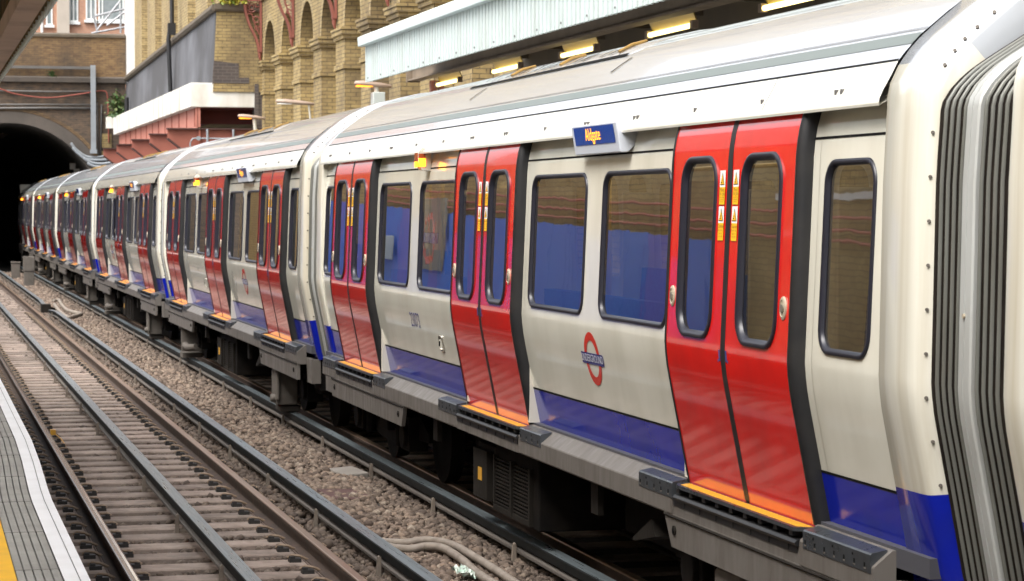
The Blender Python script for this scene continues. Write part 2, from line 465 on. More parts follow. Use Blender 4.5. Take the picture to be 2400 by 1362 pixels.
def tag(o, label, cat, group=None, kind=None):
    o['label'] = label; o['category'] = cat
    if group: o['group'] = group
    if kind: o['kind'] = kind
    return o
def struct(o): o['kind'] = 'structure'; return o
def stuff(o): o['kind'] = 'stuff'; return o
def empty(name, loc, label, cat, group=None, rz=0):
    o = bpy.data.objects.new(name, None); COL.objects.link(o)
    o.location = loc; o.rotation_euler = (0, 0, rz); o.empty_display_size = .3
    return tag(o, label, cat, group)
def copy_tree(o, parent=None):
    c = o.copy(); COL.objects.link(c)
    if parent is not None: c.parent = parent
    for ch in list(o.children): copy_tree(ch, c)
    return c

def text_mesh(txt, size, xscale=1.0):
    """lettering as flat faces: list of (u, v) verts and faces, centred"""
    cu = bpy.data.curves.new("lettering_curve", 'FONT')
    cu.body = txt; cu.size = size; cu.align_x = 'CENTER'; cu.align_y = 'CENTER'; cu.resolution_u = 3; cu.space_character = 1.08
    ob = bpy.data.objects.new("lettering_tmp", cu); COL.objects.link(ob)
    dg = bpy.context.evaluated_depsgraph_get()
    me = bpy.data.meshes.new_from_object(ob.evaluated_get(dg))
    vs = [(v.co.x * xscale, v.co.y) for v in me.vertices]; fs = [tuple(p.vertices) for p in me.polygons]
    bpy.data.objects.remove(ob); bpy.data.curves.remove(cu); bpy.data.meshes.remove(me)
    return vs, fs

# photo pixel -> point on a plane (only arithmetic, used to read positions off the photograph)
def _ray(px, py):
    cy, sy, cp, sp = math.cos(CYAW), math.sin(CYAW), math.cos(CPIT), math.sin(CPIT)
    a, b = (px - 1200) / CF, -(py - 681) / CF
    return Vector((sy * cp, cy * cp, -sp)) + a * Vector((cy, -sy, 0)) + b * Vector((sy * sp, cy * sp, cp))
def at_y(px, py, Y):
    d = _ray(px, py); t = Y / d.y; return d.x * t, CH + d.z * t
def at_x(px, py, X):
    d = _ray(px, py); t = X / d.x; return d.y * t, CH + d.z * t
def at_z(px, py, Z):
    d = _ray(px, py); t = (Z - CH) / d.z; return d.x * t, d.y * t

# ================================================================== SETTING
CT = 5.578            # centre line of the train's track
NT = 2.215            # centre line of the near track
YP = 98.6             # plane of the tunnel portal

# --- ground: one sheet under everything
g = MB().add([(-60, -60, -.42), (90, -60, -.42), (90, 260, -.42), (-60, 260, -.42)], [(0, 1, 2, 3)])
struct(g.build('ground', 'pwall'))
# --- ballast bed with its cross section: cribs low, a heap between the tracks
xs = [.35, .9, 1.3, 3.1, 3.35, 3.6, 4.0, 4.25, 4.5, 4.8, 6.4, 7.4]
zs = [-.24, -.25, -.255, -.255, -.19, -.12, -.115, -.15, -.18, -.19, -.19, -.2]
b = MB(); ys = np.linspace(-4, 160, 206)
b.loft([[(x, y, z + random.uniform(-.008, .008)) for x, z in zip(xs, zs)] for y in ys], False)
o = b.build('ballast_bed', 'bed', smooth=True); struct(o)

# --- platforms
offY = [-12, 12.6, 13.1, 14.6, 16, 30, 96]
offX = [0, 0, .006, .037, .055, .06, .06]
YS = sorted(set(offY + list(np.arange(-12, 96, 2.0)) + list(np.linspace(12, 17, 24))))
def strip(bm, x0, x1, z, mi=0, lo=-4.2):
    bm.loft([[(max(lo, x0 + (np.interp(y, offY, offX) if x0 > -3 else 0)), y, z), (x1 + np.interp(y, offY, offX), y, z)] for y in YS], False, mi=mi)
b = MB(); PZ = 1.0
strip(b, -4.2, .335, PZ - .004, 0)
strip(b, .335, .41, PZ, 1)
# ribbed tactile strip: five flat ribs with dark grooves between
for k in range(5):
    a0 = .414 + k * .037; strip(b, a0, a0 + .031, PZ + .002, 2)
strip(b, .41, .60, PZ - .006, 6)
strip(b, .60, .662, PZ + .002, 4)
strip(b, .662, .666, PZ - .003, 7)
strip(b, .666, .705, PZ + .002, 4)
b.loft([[(.705 + np.interp(y, offY, offX), y, PZ + .002), (.708 + np.interp(y, offY, offX), y, PZ - .06), (.56, y, PZ - .08), (.56, y, -.3)] for y in YS], False, mi=5)
for y in np.arange(.6, 40, 1.2):      # joints across the edge slabs
    dx = float(np.interp(y, offY, offX))
    b.box(.41 + dx, .60 + dx, y, y + .005, PZ - .004, PZ + .0035, 6)
o = b.build('platform', ['pave', 'yline', 'tact', 'pwall', 'white_cop', 'pwall', 'groove', 'jointm']); struct(o)
b = MB(); b.box(7.2, 12, -12, 68.8, -.3, 1.0); struct(b.build('platform_beyond_train', 'pave'))

# ================================================================== TRACK
def rail(name, xc, y0, y1, headmat, label, zt=0.0):
    hw, fw = .036, .07
    b = MB()
    b.prism_y([(xc - fw, zt - .152), (xc + fw, zt - .152), (xc + fw, zt - .143), (xc + .012, zt - .122), (xc + .010, zt - .046), (xc + hw, zt - .036),
               (xc + hw, zt - .010), (xc - hw, zt - .010), (xc - hw, zt - .036), (xc - .010, zt - .046), (xc - .012, zt - .122), (xc - fw, zt - .143)], y0, y1, 0)
    o = b.build(name, ['rail_rust'], None)
    tag(o, label, 'rail', 'running rails')
    h = MB(); h.prism_y([(xc - hw - .0005, zt - .012), (xc + hw + .0005, zt - .012), (xc + hw - .004, zt - .003), (xc + hw - .012, zt), (xc - hw + .012, zt), (xc - hw + .004, zt - .003)], y0, y1)
    h.build('rail_head', headmat, o)
    if headmat == 'rail_head':
        h = MB(); h.box(xc + .002, xc + .020, y0, y1, zt, zt + .0015); h.build('polished_strip', 'strip', o)
    f = MB(); f.box(xc - fw - .012, xc + fw + .012, y0, y1, zt - .158, zt - .151); f.build('rail_foot', 'foot_rust', o)
    return o
GA = .7525
rail('running_rail', NT - GA, -4, 150, 'rail_head', 'rusty rail with a bright polished top, nearest the white platform edge')
rail('running_rail', NT + GA, -4, 150, 'rail_brown', 'tan-topped running rail of the empty track, the one away from the platform')
rail('running_rail', CT - GA, -4, 150, 'rail_brown', 'brown running rail in the shadow under the train, behind the conductor rail')
rail('running_rail', CT + GA, -4, 150, 'rail_brown', 'far running rail in the dark under the train')

def conductor(xc, zt, y0, y1, label, pegs, ramps=()):
    def prof(y, d=0.):
        zz = zt + d
        return [(xc - .066, zz - .118), (xc + .066, zz - .118), (xc + .066, zz - .100), (xc + .026, zz - .092), (xc + .030, zz - .072), (xc + .056, zz - .064),
                (xc + .056, zz - .006), (xc + .050, zz), (xc - .050, zz), (xc - .056, zz - .006), (xc - .056, zz - .064), (xc - .030, zz - .072), (xc - .026, zz - .092), (xc - .066, zz - .100)]
    def sec(yy):
        d = 0.
        for a, c in ramps:        # the rail end dips at a gap
            d -= .075 * max(0, 1 - abs(yy - a) / c)
        return d
    ys = sorted(set([y0, y1] + [v for a, c in ramps for v in (a - c, a + c, a) if y0 <= v <= y1] + list(np.arange(y0, y1, 6.0))))
    b = MB(); b.loft([[(x, y, z) for x, z in prof(y, sec(y))] for y in ys], True, True, True)
    o = b.build('conductor_rail', ['cond_side'])
    tag(o, label, 'conductor rail', 'conductor rails')
    t = MB(); t.loft([[(xc - .0495, y, zt + sec(y) + .0015), (xc + .0495, y, zt + sec(y) + .0015)] for y in ys], False)
    t.build('contact_surface', 'cond_top', o)
    f = MB()
    for sx in (-1, 1):
        f.loft([[(xc + sx * .0665, y, zt - .119 + sec(y)), (xc + sx * .0665, y, zt - .0995 + sec(y)), (xc + sx * .026, y, zt - .086 + sec(y))] for y in ys], False)
    f.build('rail_flange', 'cond_foot', o)
    # insulators carrying the rail, each with an upright bracket at the foot
    pm = MB()
    pm.tube([(0, 0, -.20), (0, 0, -.165), (0, 0, -.15), (0, 0, -.12)], [.065, .065, .045, .045], 10)
    for sx in (-1, 1):
        pm.prism_y([(sx * .070, -.185), (sx * .105, -.185), (sx * .092, -.035), (sx * .080, -.025), (sx * .070, -.035)], -.022, .022)
    first = None
    for k, y in enumerate(pegs):
        if first is None:
            first = pm.build('insulator', 'insul', o); q = first
        else:
            q = first.copy(); COL.objects.link(q)
        q.location = (xc, y, zt - .02)
    return o
conductor(NT - .005, .038, -4, 150, 'blackened centre conductor rail between the two rails of the empty track', np.arange(11.0, 96, 2.9))
X3 = NT + GA + .372
conductor(X3, .076, -4, 60.0, 'long grey-topped outer conductor rail beside the gravel strip, ramped at its far end', np.arange(8.45, 60, 2.75), [(60.0, 2.6)])
conductor(X3, .076, 62.3, 150, 'far outer conductor rail running on into the tunnel beyond the gap', np.arange(63.4, 97, 3.0), [(62.3, 2.6)])
X4 = CT - GA - .372
conductor(X4, .076, -4, 150, 'dark conductor rail along the foot of the train', np.arange(11.4, 96, 2.85))
conductor(CT, .038, -4, 150, 'centre conductor rail hidden in the shadow under the train', [14.0, 20.0])

# --- sleepers: one with its clips, then copies
sl = MB()
sl.prism_x([(-.138, -.30), (.138, -.30), (.138, -.172), (.126, -.160), (-.126, -.160), (-.138, -.172)], -1.28, 1.28)
sl0 = sl.build('sleeper', 'sleeper')
LS = 'worn brownish concrete sleeper of the empty track, rail clips at both ends'
tag(sl0, LS, 'sleeper', 'sleepers of the empty track')
cm = MB()
cm.box(-.055, .035, -.045, .045, -.012, .028, 0)
cm.box(-.05, -.012, -.038, -.012, .028, .046, 0)
cm.box(-.05, -.012, .012, .038, .028, .046, 0)
cm.tube([(.095, -.01, .012), (.03, -.01, .045), (-.03, .02, .05), (-.06, .03, .03)], .012, 6, 1)
cl0 = None
for gx in (-GA, GA):
    for sx in (-1, 1):
        if cl0 is None:
            q = cl0 = cm.build('rail_clip', ['clip', 'clipmetal'], sl0)
        else:
            q = cl0.copy(); COL.objects.link(q)
        q.location = (gx + sx * .135, 0, -.160)
        q.rotation_euler = (0, 0, 0 if sx < 0 else math.pi)
SLP = .575
sl_y = [13.2 + SLP * k for k in range(-16, 150)]
first = True
for k, y in enumerate(sl_y):
    if y > YP + 1: break
    if first: s_ = sl0; first = False
    else:
        s_ = sl0.copy(); COL.objects.link(s_)
        if y < 62:
            for ch in list(sl0.children):
                c = ch.copy(); COL.objects.link(c); c.parent = s_
    s_.location = (NT + random.uniform(-.012, .012), y + random.uniform(-.02, .02), random.uniform(-.004, .003))
    s_.rotation_euler = (0, 0, random.uniform(-.008, .008))
# sleepers under the train, only their near ends catch the light
sl1 = sl0.copy(); COL.objects.link(sl1); first = True
tag(sl1, 'sleeper end in the shade under the train, beside its conductor rail', 'sleeper', 'sleepers under the train')
for k in range(46):
    s_ = sl1 if first else sl1.copy()
    if not first: COL.objects.link(s_)
    first = False
    s_.location = (CT, 6.3 + .7 * k, -.01)

# --- loose stones: a uniform jittered shape for each stone
def stones(name, x0, x1, y0, y1, n, smin, smax, zf, crib=False):
    ph = (1 + 5 ** .5) / 2
    V0 = np.array([(-1, ph, 0), (1, ph, 0), (-1, -ph, 0), (1, -ph, 0), (0, -1, ph), (0, 1, ph), (0, -1, -ph), (0, 1, -ph), (ph, 0, -1), (ph, 0, 1), (-ph, 0, -1), (-ph, 0, 1)]) / 1.9
    F0 = np.array([(0, 11, 5), (0, 5, 1), (0, 1, 7), (0, 7, 10), (0, 10, 11), (1, 5, 9), (5, 11, 4), (11, 10, 2), (10, 7, 6), (7, 1, 8), (3, 9, 4), (3, 4, 2), (3, 2, 6), (3, 6, 8), (3, 8, 9), (4, 9, 5), (2, 4, 11), (6, 2, 10), (8, 6, 7), (9, 8, 1)])
    # more stones near the camera: density falls with distance
    u = rng.random(n)
    y = y0 * (y1 / y0) ** u
    x = x0 + (x1 - x0) * rng.random(n)
    if crib:
        ph_ = ((y - 13.2) / SLP) % 1.0
        d = np.minimum(ph_, 1 - ph_) * SLP
        keep = (d > .158) | (rng.random(n) < .018)
        x, y = x[keep], y[keep]; n = len(x)
    s = (smin + (smax - smin) * rng.random(n) ** 1.6) * .5 * np.clip(1 + (y - 40) / 90, 1, 1.5)
    z = zf(x) + (rng.random(n) - .25) * .03
    P = V0[None] * (1 + .5 * (rng.random((n, 12, 1)) - .5)) * (1 + .16 * (rng.random((n, 12, 3)) - .5))
    P = P * np.stack([1 + .5 * (rng.random(n) - .4), 1 + .5 * (rng.random(n) - .4), .62 + .35 * rng.random(n)], 1)[:, None, :]
    a = rng.random(n) * 6.283; ca, sa = np.cos(a)[:, None], np.sin(a)[:, None]
    tl = (rng.random(n) - .5) * 1.1; ct, st = np.cos(tl)[:, None], np.sin(tl)[:, None]
    X, Y, Z = P[..., 0], P[..., 1] * ct - P[..., 2] * st, P[..., 1] * st + P[..., 2] * ct
    X, Y = X * ca - Y * sa, X * sa + Y * ca
    P = np.stack([X, Y, Z], 2) * s[:, None, None] + np.stack([x, y, z], 1)[:, None, :]
    me = bpy.data.meshes.new(name)
    nf = n * 20
    me.vertices.add(n * 12); me.vertices.foreach_set("co", P.astype(np.float32).ravel())
    F = (F0[None] + (np.arange(n) * 12)[:, None, None]).astype(np.int32).ravel()
    me.loops.add(nf * 3); me.loops.foreach_set("vertex_index", F)
    me.polygons.add(nf); me.polygons.foreach_set("loop_start", np.arange(0, nf * 3, 3, dtype=np.int32))
    me.polygons.foreach_set("loop_total", np.full(nf, 3, dtype=np.int32))
    me.update(calc_edges=True); me.materials.append(M['stones'])
    o = bpy.data.objects.new(name, me); COL.objects.link(o)
    return stuff(o)
heap = lambda x: np.interp(x, [3.2, 3.6, 4.0, 4.35, 4.8], [-.15, -.10, -.095, -.135, -.17])
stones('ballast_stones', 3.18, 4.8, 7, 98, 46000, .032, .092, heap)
stones('crib_ballast', .75, 3.45, 7, 98, 40000, .036, .088, lambda x: np.interp(x, [.7, 1.0, 1.9, 2.1, 3.4], [-.205, -.22, -.213, -.20, -.20]), True)

# --- things lying on the gravel
b = MB()
def cab(pts, z=-.03):
    return [(*at_z(px, py, z + dz), z + dz) for px, py, dz in pts]
def smooth_path(P, n=6):
    P = [Vector(p) for p in P]; out = []
    for i in range(len(P) - 1):
        p0, p1, p2, p3 = P[max(i - 1, 0)], P[i], P[i + 1], P[min(i + 2, len(P) - 1)]
        for k in range(n):
            t = k / n
            out.append(.5 * ((2 * p1) + (p2 - p0) * t + (2 * p0 - 5 * p1 + 4 * p2 - p3) * t * t + (3 * p1 - p0 - 3 * p2 + p3) * t ** 3))
    return out + [P[-1]]
c1 = MB().tube(smooth_path(cab([(905, 1283, -.05), (960, 1287, -.02), (1000, 1281, 0), (1040, 1286, .01), (1080, 1310, .01), (1110, 1337, 0), (1150, 1364, 0), (1190, 1385, -.01)])), .033, 10)
o = c1.build('cable', 'cable', smooth=True); tag(o, 'thick grey cable snaking over the gravel, the lower of the two at the bottom', 'cable', 'cables on the gravel')
c2 = MB().tube(smooth_path(cab([(895, 1270, -.06), (950, 1272, -.02), (1000, 1266, 0), (1060, 1277, .01), (1110, 1304, .01), (1165, 1338, 0), (1200, 1362, 0), (1250, 1392, -.01)])), .031, 10)
o = c2.build('cable', 'cable', smooth=True); tag(o, 'grey cable on the gravel lying just above and behind the thicker one', 'cable', 'cables on the gravel')
lp = [(125, 706, 0), (138, 704, .02), (146, 716, .03), (158, 727, .02), (176, 733, .01), (190, 736, 0), (176, 741, .01), (158, 743, .02), (140, 730, .02), (128, 714, 0)]
o = MB().tube(smooth_path(cab(lp, -.04)), .05, 8).build('cable', 'cable', smooth=True); tag(o, 'loose loop of pale grey cable far off beside the gap in the conductor rail', 'cable', 'cables on the gravel')
b = MB(); b.box(-.12, .10, -.33, .32, -.02, .02); o = bevel(b.build('cover_plate', 'maroon'), .006); o.location = (3.84, 21.2, -.085); o.rotation_euler = (.02, .03, .06)
o.scale = (1.75, 1.0, 1); tag(o, 'flat maroon cover plate half buried in the gravel', 'plate')
b = MB(); b.box(-.13, .13, -.22, .22, -.05, .05); o = bevel(b.build('stone_slab', 'slab'), .012); o.location = (4.17, 22.95, -.10); o.rotation_euler = (.05, -.05, .2)
tag(o, 'small grey stone block lying on the gravel by the far conductor rail', 'block')
b = MB(); b.box(-.09, .09, -.15, .15, -.02, .02); o = bevel(b.build('stone_slab', 'slab'), .006); o.location = (3.62, 17.9, -.09); o.rotation_euler = (.1, .12, .7); o.scale = (.8, .8, 1)
tag(o, 'thin flat grey stone among the gravel above the cables', 'block')
b = MB()
n = 9
P = [[(.12 * (i / (n - 1) - .5) * (1 + .3 * random.random()), .22 * (j / (n - 1) - .5), .02 * random.random() + .02 * math.sin(i * 1.7 + j)) for i in range(n)] for j in range(n)]
b.loft(P, False)
o = b.build('crisp_packet', 'litter'); o.location = (3.77, 16.12, -.03); o.rotation_euler = (.2, .1, .6); tag(o, 'crumpled shiny crisp packet lying on the gravel by the cables', 'litter')
b = MB(); b.box(-.03, .03, -.05, .05, -.03, .03); b.tube([(.02, .0, -.02), (.08, -.2, -.06), (.12, -.4, -.12)], .006, 6)
o = b.build('rail_marker', 'step'); o.location = (1.55, 27.5, -.03); tag(o, 'small yellow block clamped inside the platform-side rail', 'marker')
x_, y_ = at_z(68, 672, -.1)
b = MB(); b.box(-.17, .17, -.14, .14, -.15, .42); b.box(-.19, .19, -.16, .16, .42, .92)
o = bevel(b.build('lineside_post', ['gear2']), .02); o.location = (x_, y_, 0); tag(o, 'stubby grey lineside post standing on the gravel before the tunnel', 'post')
x_, y_ = at_z(37, 655, -.1)
b = MB(); b.box(-.16, .16, -.15, .15, -.15, .5); b.box(-.18, .18, -.17, .17, .5, .56)
o = bevel(b.build('lineside_cabinet', ['gear2']), .02); o.location = (x_, y_, 0); tag(o, 'pale concrete cabinet at the mouth of the tunnel', 'cabinet')
# connector box at the gap of the conductor rail
b = MB(); b.box(-.12, .12, -.22, .22, -.18, .10); b.tube([(.1, .2, 0), (.25, .6, -.05), (.35, 1.2, -.12)], .035, 8)
o = bevel(b.build('cable_box', 'gear'), .015); o.location = (X3 - .05, 61.2, 0); tag(o, 'dark cable box at the gap in the outer conductor rail', 'box')

# ================================================================== TRAIN
HW = 1.46
_pz = [.80, .95, 1.30, 1.44, 1.52, 1.59, 1.66, 1.73, 1.80, 2.80, 2.87, 2.94, 3.00, 3.06, 3.12]
_pd = [.186, .153, .084, .056, .040, .026, .0135, .005, .0, .043, .050, .062, .079, .106, .145]
def PD(z): return float(np.interp(z, _pz, _pd))
def sx(z, out=0.): return -(HW - PD(z)) - out
def nrm(z):
    d = (PD(z + .03) - PD(z - .03)) / .06
    v = Vector((-1, 0, d)); return v.normalized()
ZR = [.95, 1.0, 1.1, 1.2, 1.27, 1.30, 1.37, 1.44, 1.48, 1.52, 1.555, 1.59, 1.625, 1.66, 1.695, 1.73, 1.765, 1.80]
ZT = [2.80, 2.835, 2.87, 2.905, 2.94, 2.97, 3.00, 3.03, 3.06, 3.12]
BO = -.07             # body side lies 7 cm behind the door faces
WZ0, WZ1 = 1.855, 2.775
def rr(y0, y1, z0, z1, r, k=6):
    """rounded rectangle, anticlockwise in (y, z) starting low-right"""
    out = []
    for (cy, cz, a0) in ((y1 - r, z0 + r, -90), (y1 - r, z1 - r, 0), (y0 + r, z1 - r, 90), (y0 + r, z0 + r, 180)):
        for i in range(k + 1):
            a = R(a0 + 90 * i / k); out.append((cy + r * math.cos(a), cz + r * math.sin(a)))
    return out
class Side(MB):
    """surface following the bodyside section; keeps true normals"""
    def __init__(s, out=0., flip=False): super().__init__(); s.out = out; s.nn = []; s.flip = flip
    def pt(s, y, z, o=0.):
        s.nn.append(nrm(z) * 1.0); return (sx(z, s.out + o), y, z)
    def grid(s, y0, y1, zl, mi=0, o=0.):
        vs = [s.pt(y, z, o) for z in zl for y in (y0, y1)]
        s.add(vs, [(2 * k, 2 * k + 2, 2 * k + 3, 2 * k + 1) for k in range(len(zl) - 1)], mi)
    def hole(s, y0, y1, z0, z1, loop, mi=0):
        """plate y0..y1, z0..z1 with the hole 'loop' (28 points from rr)"""
        k = len(loop) // 4
        corners = [(y1, z0), (y1, z1), (y0, z1), (y0, z0)]
        vs = [s.pt(*p) for p in loop] + [s.pt(*c) for c in corners]; n = len(loop); fs = []
        for c in range(4):
            for i in range(k - 1): fs.append((c * k + i, c * k + i + 1, n + c))
            fs.append((c * k + k - 1, ((c + 1) * k) % n, n + (c + 1) % 4, n + c))
        s.add(vs, fs, mi)
    def wall(s, y0, y1, wins, zb, zt, z0, z1, r, mi=0):
        """bodyside bay with windows: rows below, the window band, rows above"""
        s.grid(y0, y1, zb + [z0 - .02], mi); s.grid(y0, y1, [z1 + .02] + [q for q in zt if q > z1 + .022], mi)
        c = y0
        for a, b_ in wins:
            if a - .02 > c: s.grid(c, a - .02, [z0 - .02, z1 + .02], mi)
            s.hole(a - .02, b_ + .02, z0 - .02, z1 + .02, rr(a, b_, z0, z1, r), mi); c = b_ + .02
        if c < y1: s.grid(c, y1, [z0 - .02, z1 + .02], mi)
    def done(s, name, mats, parent):
        return s.build(name, mats, parent, smooth=True, normals=s.nn)
def seal(y0, y1, z0, z1, r, out, wd, parent, name='window_seal', prof=None):
    b = MB()
    prof = prof or [(-.004, -.002), (-.002, .012), (.006, .017), (wd * .6, .017), (wd, .008), (wd + .006, -.028)]
    b.loft([[(sx(z, out + h), y, z) for y, z in rr(y0 + d, y1 - d, z0 + d, z1 - d, max(.02, r - d))] for d, h in prof])
    return b.build(name, 'seal', parent, smooth=True, shade=50)
def pane(y0, y1, z0, z1, r, out, parent, name='window_pane'):
    b = MB(); lp = rr(y0, y1, z0, z1, r); b.add([(sx(z, out), y, z) for y, z in lp], [tuple(range(len(lp)))[::-1]])
    return b.build(name, 'glass', parent)
DOORS = (-5.46, 0.02, 5.525)
DHW = .97
CEND = 7.795
BEND = 7.62
WINS = {(-BEND, -6.43): [(-7.245, -6.635)], (-4.49, -.95): [(-4.295, -2.915), (-2.545, -1.165)], (.99, 4.555): [(1.21, 2.59), (2.965, 4.355)], (6.495, BEND): [(6.695, 7.30)]}

def roof_pts(out=0.):
    """half roof section from the lip to the crown: (inset, z)"""
    return [(.048, 3.010), (.052, 3.035), (.068, 3.07), (.103, 3.13), (.140, 3.20), (.165, 3.232), (.205, 3.277), (.26, 3.332), (.295, 3.360), (.375, 3.425), (.50, 3.516), (.62, 3.590),
            (.76, 3.658), (.92, 3.710), (1.12, 3.755), (1.30, 3.780), (1.46, 3.788)]

def build_carriage():
    car = empty('train_carriage', (CT, 0, 0), '-', 'train carriage', 'carriages of the train')
    # ---- body side towards the tracks, with real window openings
    s = Side(BO)
    for (a, b_), wl in WINS.items():
        s.wall(a, b_, wl, ZR[4:], ZT, WZ0, WZ1, .115, 0)
        s.grid(a, b_, [.95, 1.0, 1.1, 1.2, 1.27], 0)
    for d in DOORS:       # jambs over and under the doors
        s.grid(d - DHW, d + DHW, [2.95, 3.0, 3.06, 3.12], 0)
    body = s.done('body_side', 'cream', car)
    # the far side, and floor and ceiling: seen only through the windows
    f = Side(BO)
    for (a, b_), wl in WINS.items(): f.wall(a, b_, wl, ZR, ZT, WZ0, WZ1, .115)
    for d in DOORS: f.wall(d - DHW, d + DHW, [(d - .77, d - .19), (d + .19, d + .77)], ZR, ZT, 1.85, 2.865, .16)
    f.v = [(-x, y, z) for x, y, z in f.v]; f.nn = [Vector((-q.x, q.y, q.z)) for q in f.nn]; f.f = [q[::-1] for q in f.f]
    f.done('far_body_side', 'cream', car)
    b = MB(); b.box(-1.30, 1.30, -7.72, 7.72, .93, 1.02); b.build('cabin_floor', 'cfloor', car)
    b = MB(); b.box(-1.22, 1.22, -7.72, 7.72, 3.02, 3.06); b.build('cabin_ceiling', 'inside', car)
    b = MB()
    for x in (-.62, .62): b.box(x - .06, x + .06, -7.2, 7.2, 2.995, 3.018)
    b.build_pieces('ceiling_light', 'cabin_light', car)
    b = MB()
    for y0, y1 in ((-4.35, -1.15), (1.15, 4.35)):
        for sgn in (-1, 1):
            b.prism_y([(sgn * .98, 1.02), (sgn * 1.25, 1.02), (sgn * 1.27, 1.98), (sgn * 1.18, 1.98), (sgn * 1.14, 1.46), (sgn * .86, 1.45), (sgn * .86, 1.36), (sgn * .98, 1.34)], y0, y1)
    b.build_pieces('seat_bench', 'moq', car)
    b = MB()
    for y in (-4.45, -1.0, 1.0, 4.45):
        for x in (-.75, .75): b.tube([(x, y, 1.0), (x, y, 3.03)], .02, 8)
    for x in (-.55, .55): b.tube([(x, -7, 2.86), (x, 7, 2.86)], .018, 8)
    b.build_pieces('grab_pole', 'pole', car, smooth=True)
    b = MB()
    for y0 in (-4.5, -.98, .92, 4.44):
        for sgn in (-1, 1): b.box(sgn * 1.02, sgn * 1.33, y0, y0 + .05, 1.02, 2.7)
    b.build_pieces('draught_screen', 'inside', car)
    for (a, b_) in WINS:
        for yy in ((a + .13, b_ - .10) if a > -7 and b_ < 7 else ((b_ - .12,) if a < 0 else (a + .13,))):
            s = Side(BO); s.grid(yy, yy + .005, ZR[4:] + ZT[:3], 0, .0015); s.done('panel_joint', 'joint_line', car)
    # ---- windows of the body side
    for wl in WINS.values():
        for a, b_ in wl:
            fr = seal(a, b_, WZ0, WZ1, .115, BO, .028, car, 'window', [(-.003, -.002), (-.001, .009), (.006, .013), (.017, .012), (.026, .004), (.030, -.016)])
            pane(a + .028, b_ - .028, WZ0 + .028, WZ1 - .028, .090, BO - .010, fr)
    # ---- blue band along the foot, its dark seam, the pale strip beside the doors
    for (a, b_) in WINS:
        y0, y1 = max(a + .16, -7.40), min(b_ - .03, 7.40)
        s = Side(BO); s.grid(y0, y1, [.985, 1.05, 1.12, 1.20, 1.262], 0, .0025); s.done('blue_band', 'blue', car)
        s = Side(BO); s.grid(max(a, -7.40), min(b_, 7.40), [1.262, 1.275], 0, .004); s.grid(max(a, -7.40), min(b_, 7.40), [2.876, 2.888], 0, .003); s.grid(max(a, -7.40), min(b_, 7.40), [.955, .985], 0, .003)
        s.build_pieces('panel_seam', 'slot', car)
    # ---- doors
    for d in DOORS:
        for side in (-1, 1):
            y0, y1 = (d - DHW, d - .012) if side < 0 else (d + .012, d + DHW)
            wc = d + side * .485; w0, w1 = wc - .29, wc + .29
            s = Side(0.)
            s.wall(y0 + .012, y1 - .012, [(w0, w1)], [.985] + ZR[2:], ZT[:9], 1.845, 2.865 - .04, .15)
            leaf = s.done('door', 'red', car)
            seal(w0, w1, 1.845, 2.825, .15, 0., .05, leaf, 'window_seal', [(-.004, -.002), (-.002, .010), (.006, .014), (.020, .012), (.032, -.004), (.040, -.022)])
            pane(w0 + .037, w1 - .037, 1.882, 2.788, .115, -.016, leaf)
            # open button, nearer the outer edge of the leaf
            yb = d + side * .865; b = MB()
            zb_ = 2.055
            b.loft([[(sx(zb_, h), yb + rad * .8 * math.cos(R(i * 22.5)), zb_ + rad * 1.15 * math.sin(R(i * 22.5))) for i in range(16)] for rad, h in ((.052, -.002), (.050, .007), (.038, .011), (.034, .007))], cap1=True)
            b.loft([[(sx(zb_, h), yb + rad * math.cos(R(i * 30)), zb_ + rad * math.sin(R(i * 30))) for i in range(12)] for rad, h in ((.022, .006), (.022, .014), (.012, .016))], cap1=True, mi=1)
            b.build('door_button', ['button_ring', 'chrome'], leaf, smooth=True, shade=40)
            # two warning stickers, one above the other
            y_s = d + side * .105; sw = .042
            s = Side(0.)
            def patch(z0, z1, mi, ya=-sw, yb2=sw, o=.003): s.grid(y_s + ya, y_s + yb2, [z0, z1], mi, o)
            for zt in (2.745, 2.555):
                patch(zt - .088, zt, 0); patch(zt - .180, zt - .088, 1)
                for a_, b2, o_, m_ in ((.077, .010, .0042, 2), (.073, .020, .0054, 1)):
                    vs = [s.pt(y_s - (.034 if m_ == 2 else .029), zt - a_, o_), s.pt(y_s + (.034 if m_ == 2 else .029), zt - a_, o_), s.pt(y_s, zt - b2, o_)]
                    s.add(vs, [(0, 2, 1)], m_)
                patch(zt - .066, zt - .060, 2, -.003, .012, .0066); patch(zt - .056, zt - .044, 2, -.003, .003, .0066)
            s.done('warning_sticker', ['sticker_w', 'sticker_y', 'ink'], leaf)
            if d < 3:       # dark blue patches of old tape by the meeting edge
                s = Side(0.); s.grid(d + side * .052 - .012, d + side * .052 + .012, [1.74, 1.77, 1.80], 0, .002); s.grid(d + side * .075 - .006, d + side * .075 + .006, [1.735, 1.75], 0, .002)
                s.build_pieces('tape_mark', 'tape', leaf)
            # the words on the stickers
            tb = MB()
            for zt, lines in ((2.745, (('Mind', .024, -.103), ('the gap', .022, -.122), ('when leaving', .010, -.142), ('and boarding', .010, -.153), ('the train', .010, -.164))),
                              (2.555, (('Caution', .021, -.104), ('Doors may', .013, -.125), ('open on', .013, -.142), ('this side', .013, -.158)))):
                for txt, sz, dz in lines:
                    tv, tf = _txt(txt, sz)
                    tb.add([(sx(zt + dz + v, .0046), y_s - u, zt + dz + v) for u, v in tv], [q[::-1] for q in tf])
            tb.build('lettering', 'ink2', leaf)
        # rubber at the meeting edge, at both outer edges (a deep black return), and the sill light strip
        s = Side(0.); s.grid(d - .036, d + .036, ZR[1:] + ZT[:9], 0, .0012); s.done('meeting_seal', 'rubber', car)
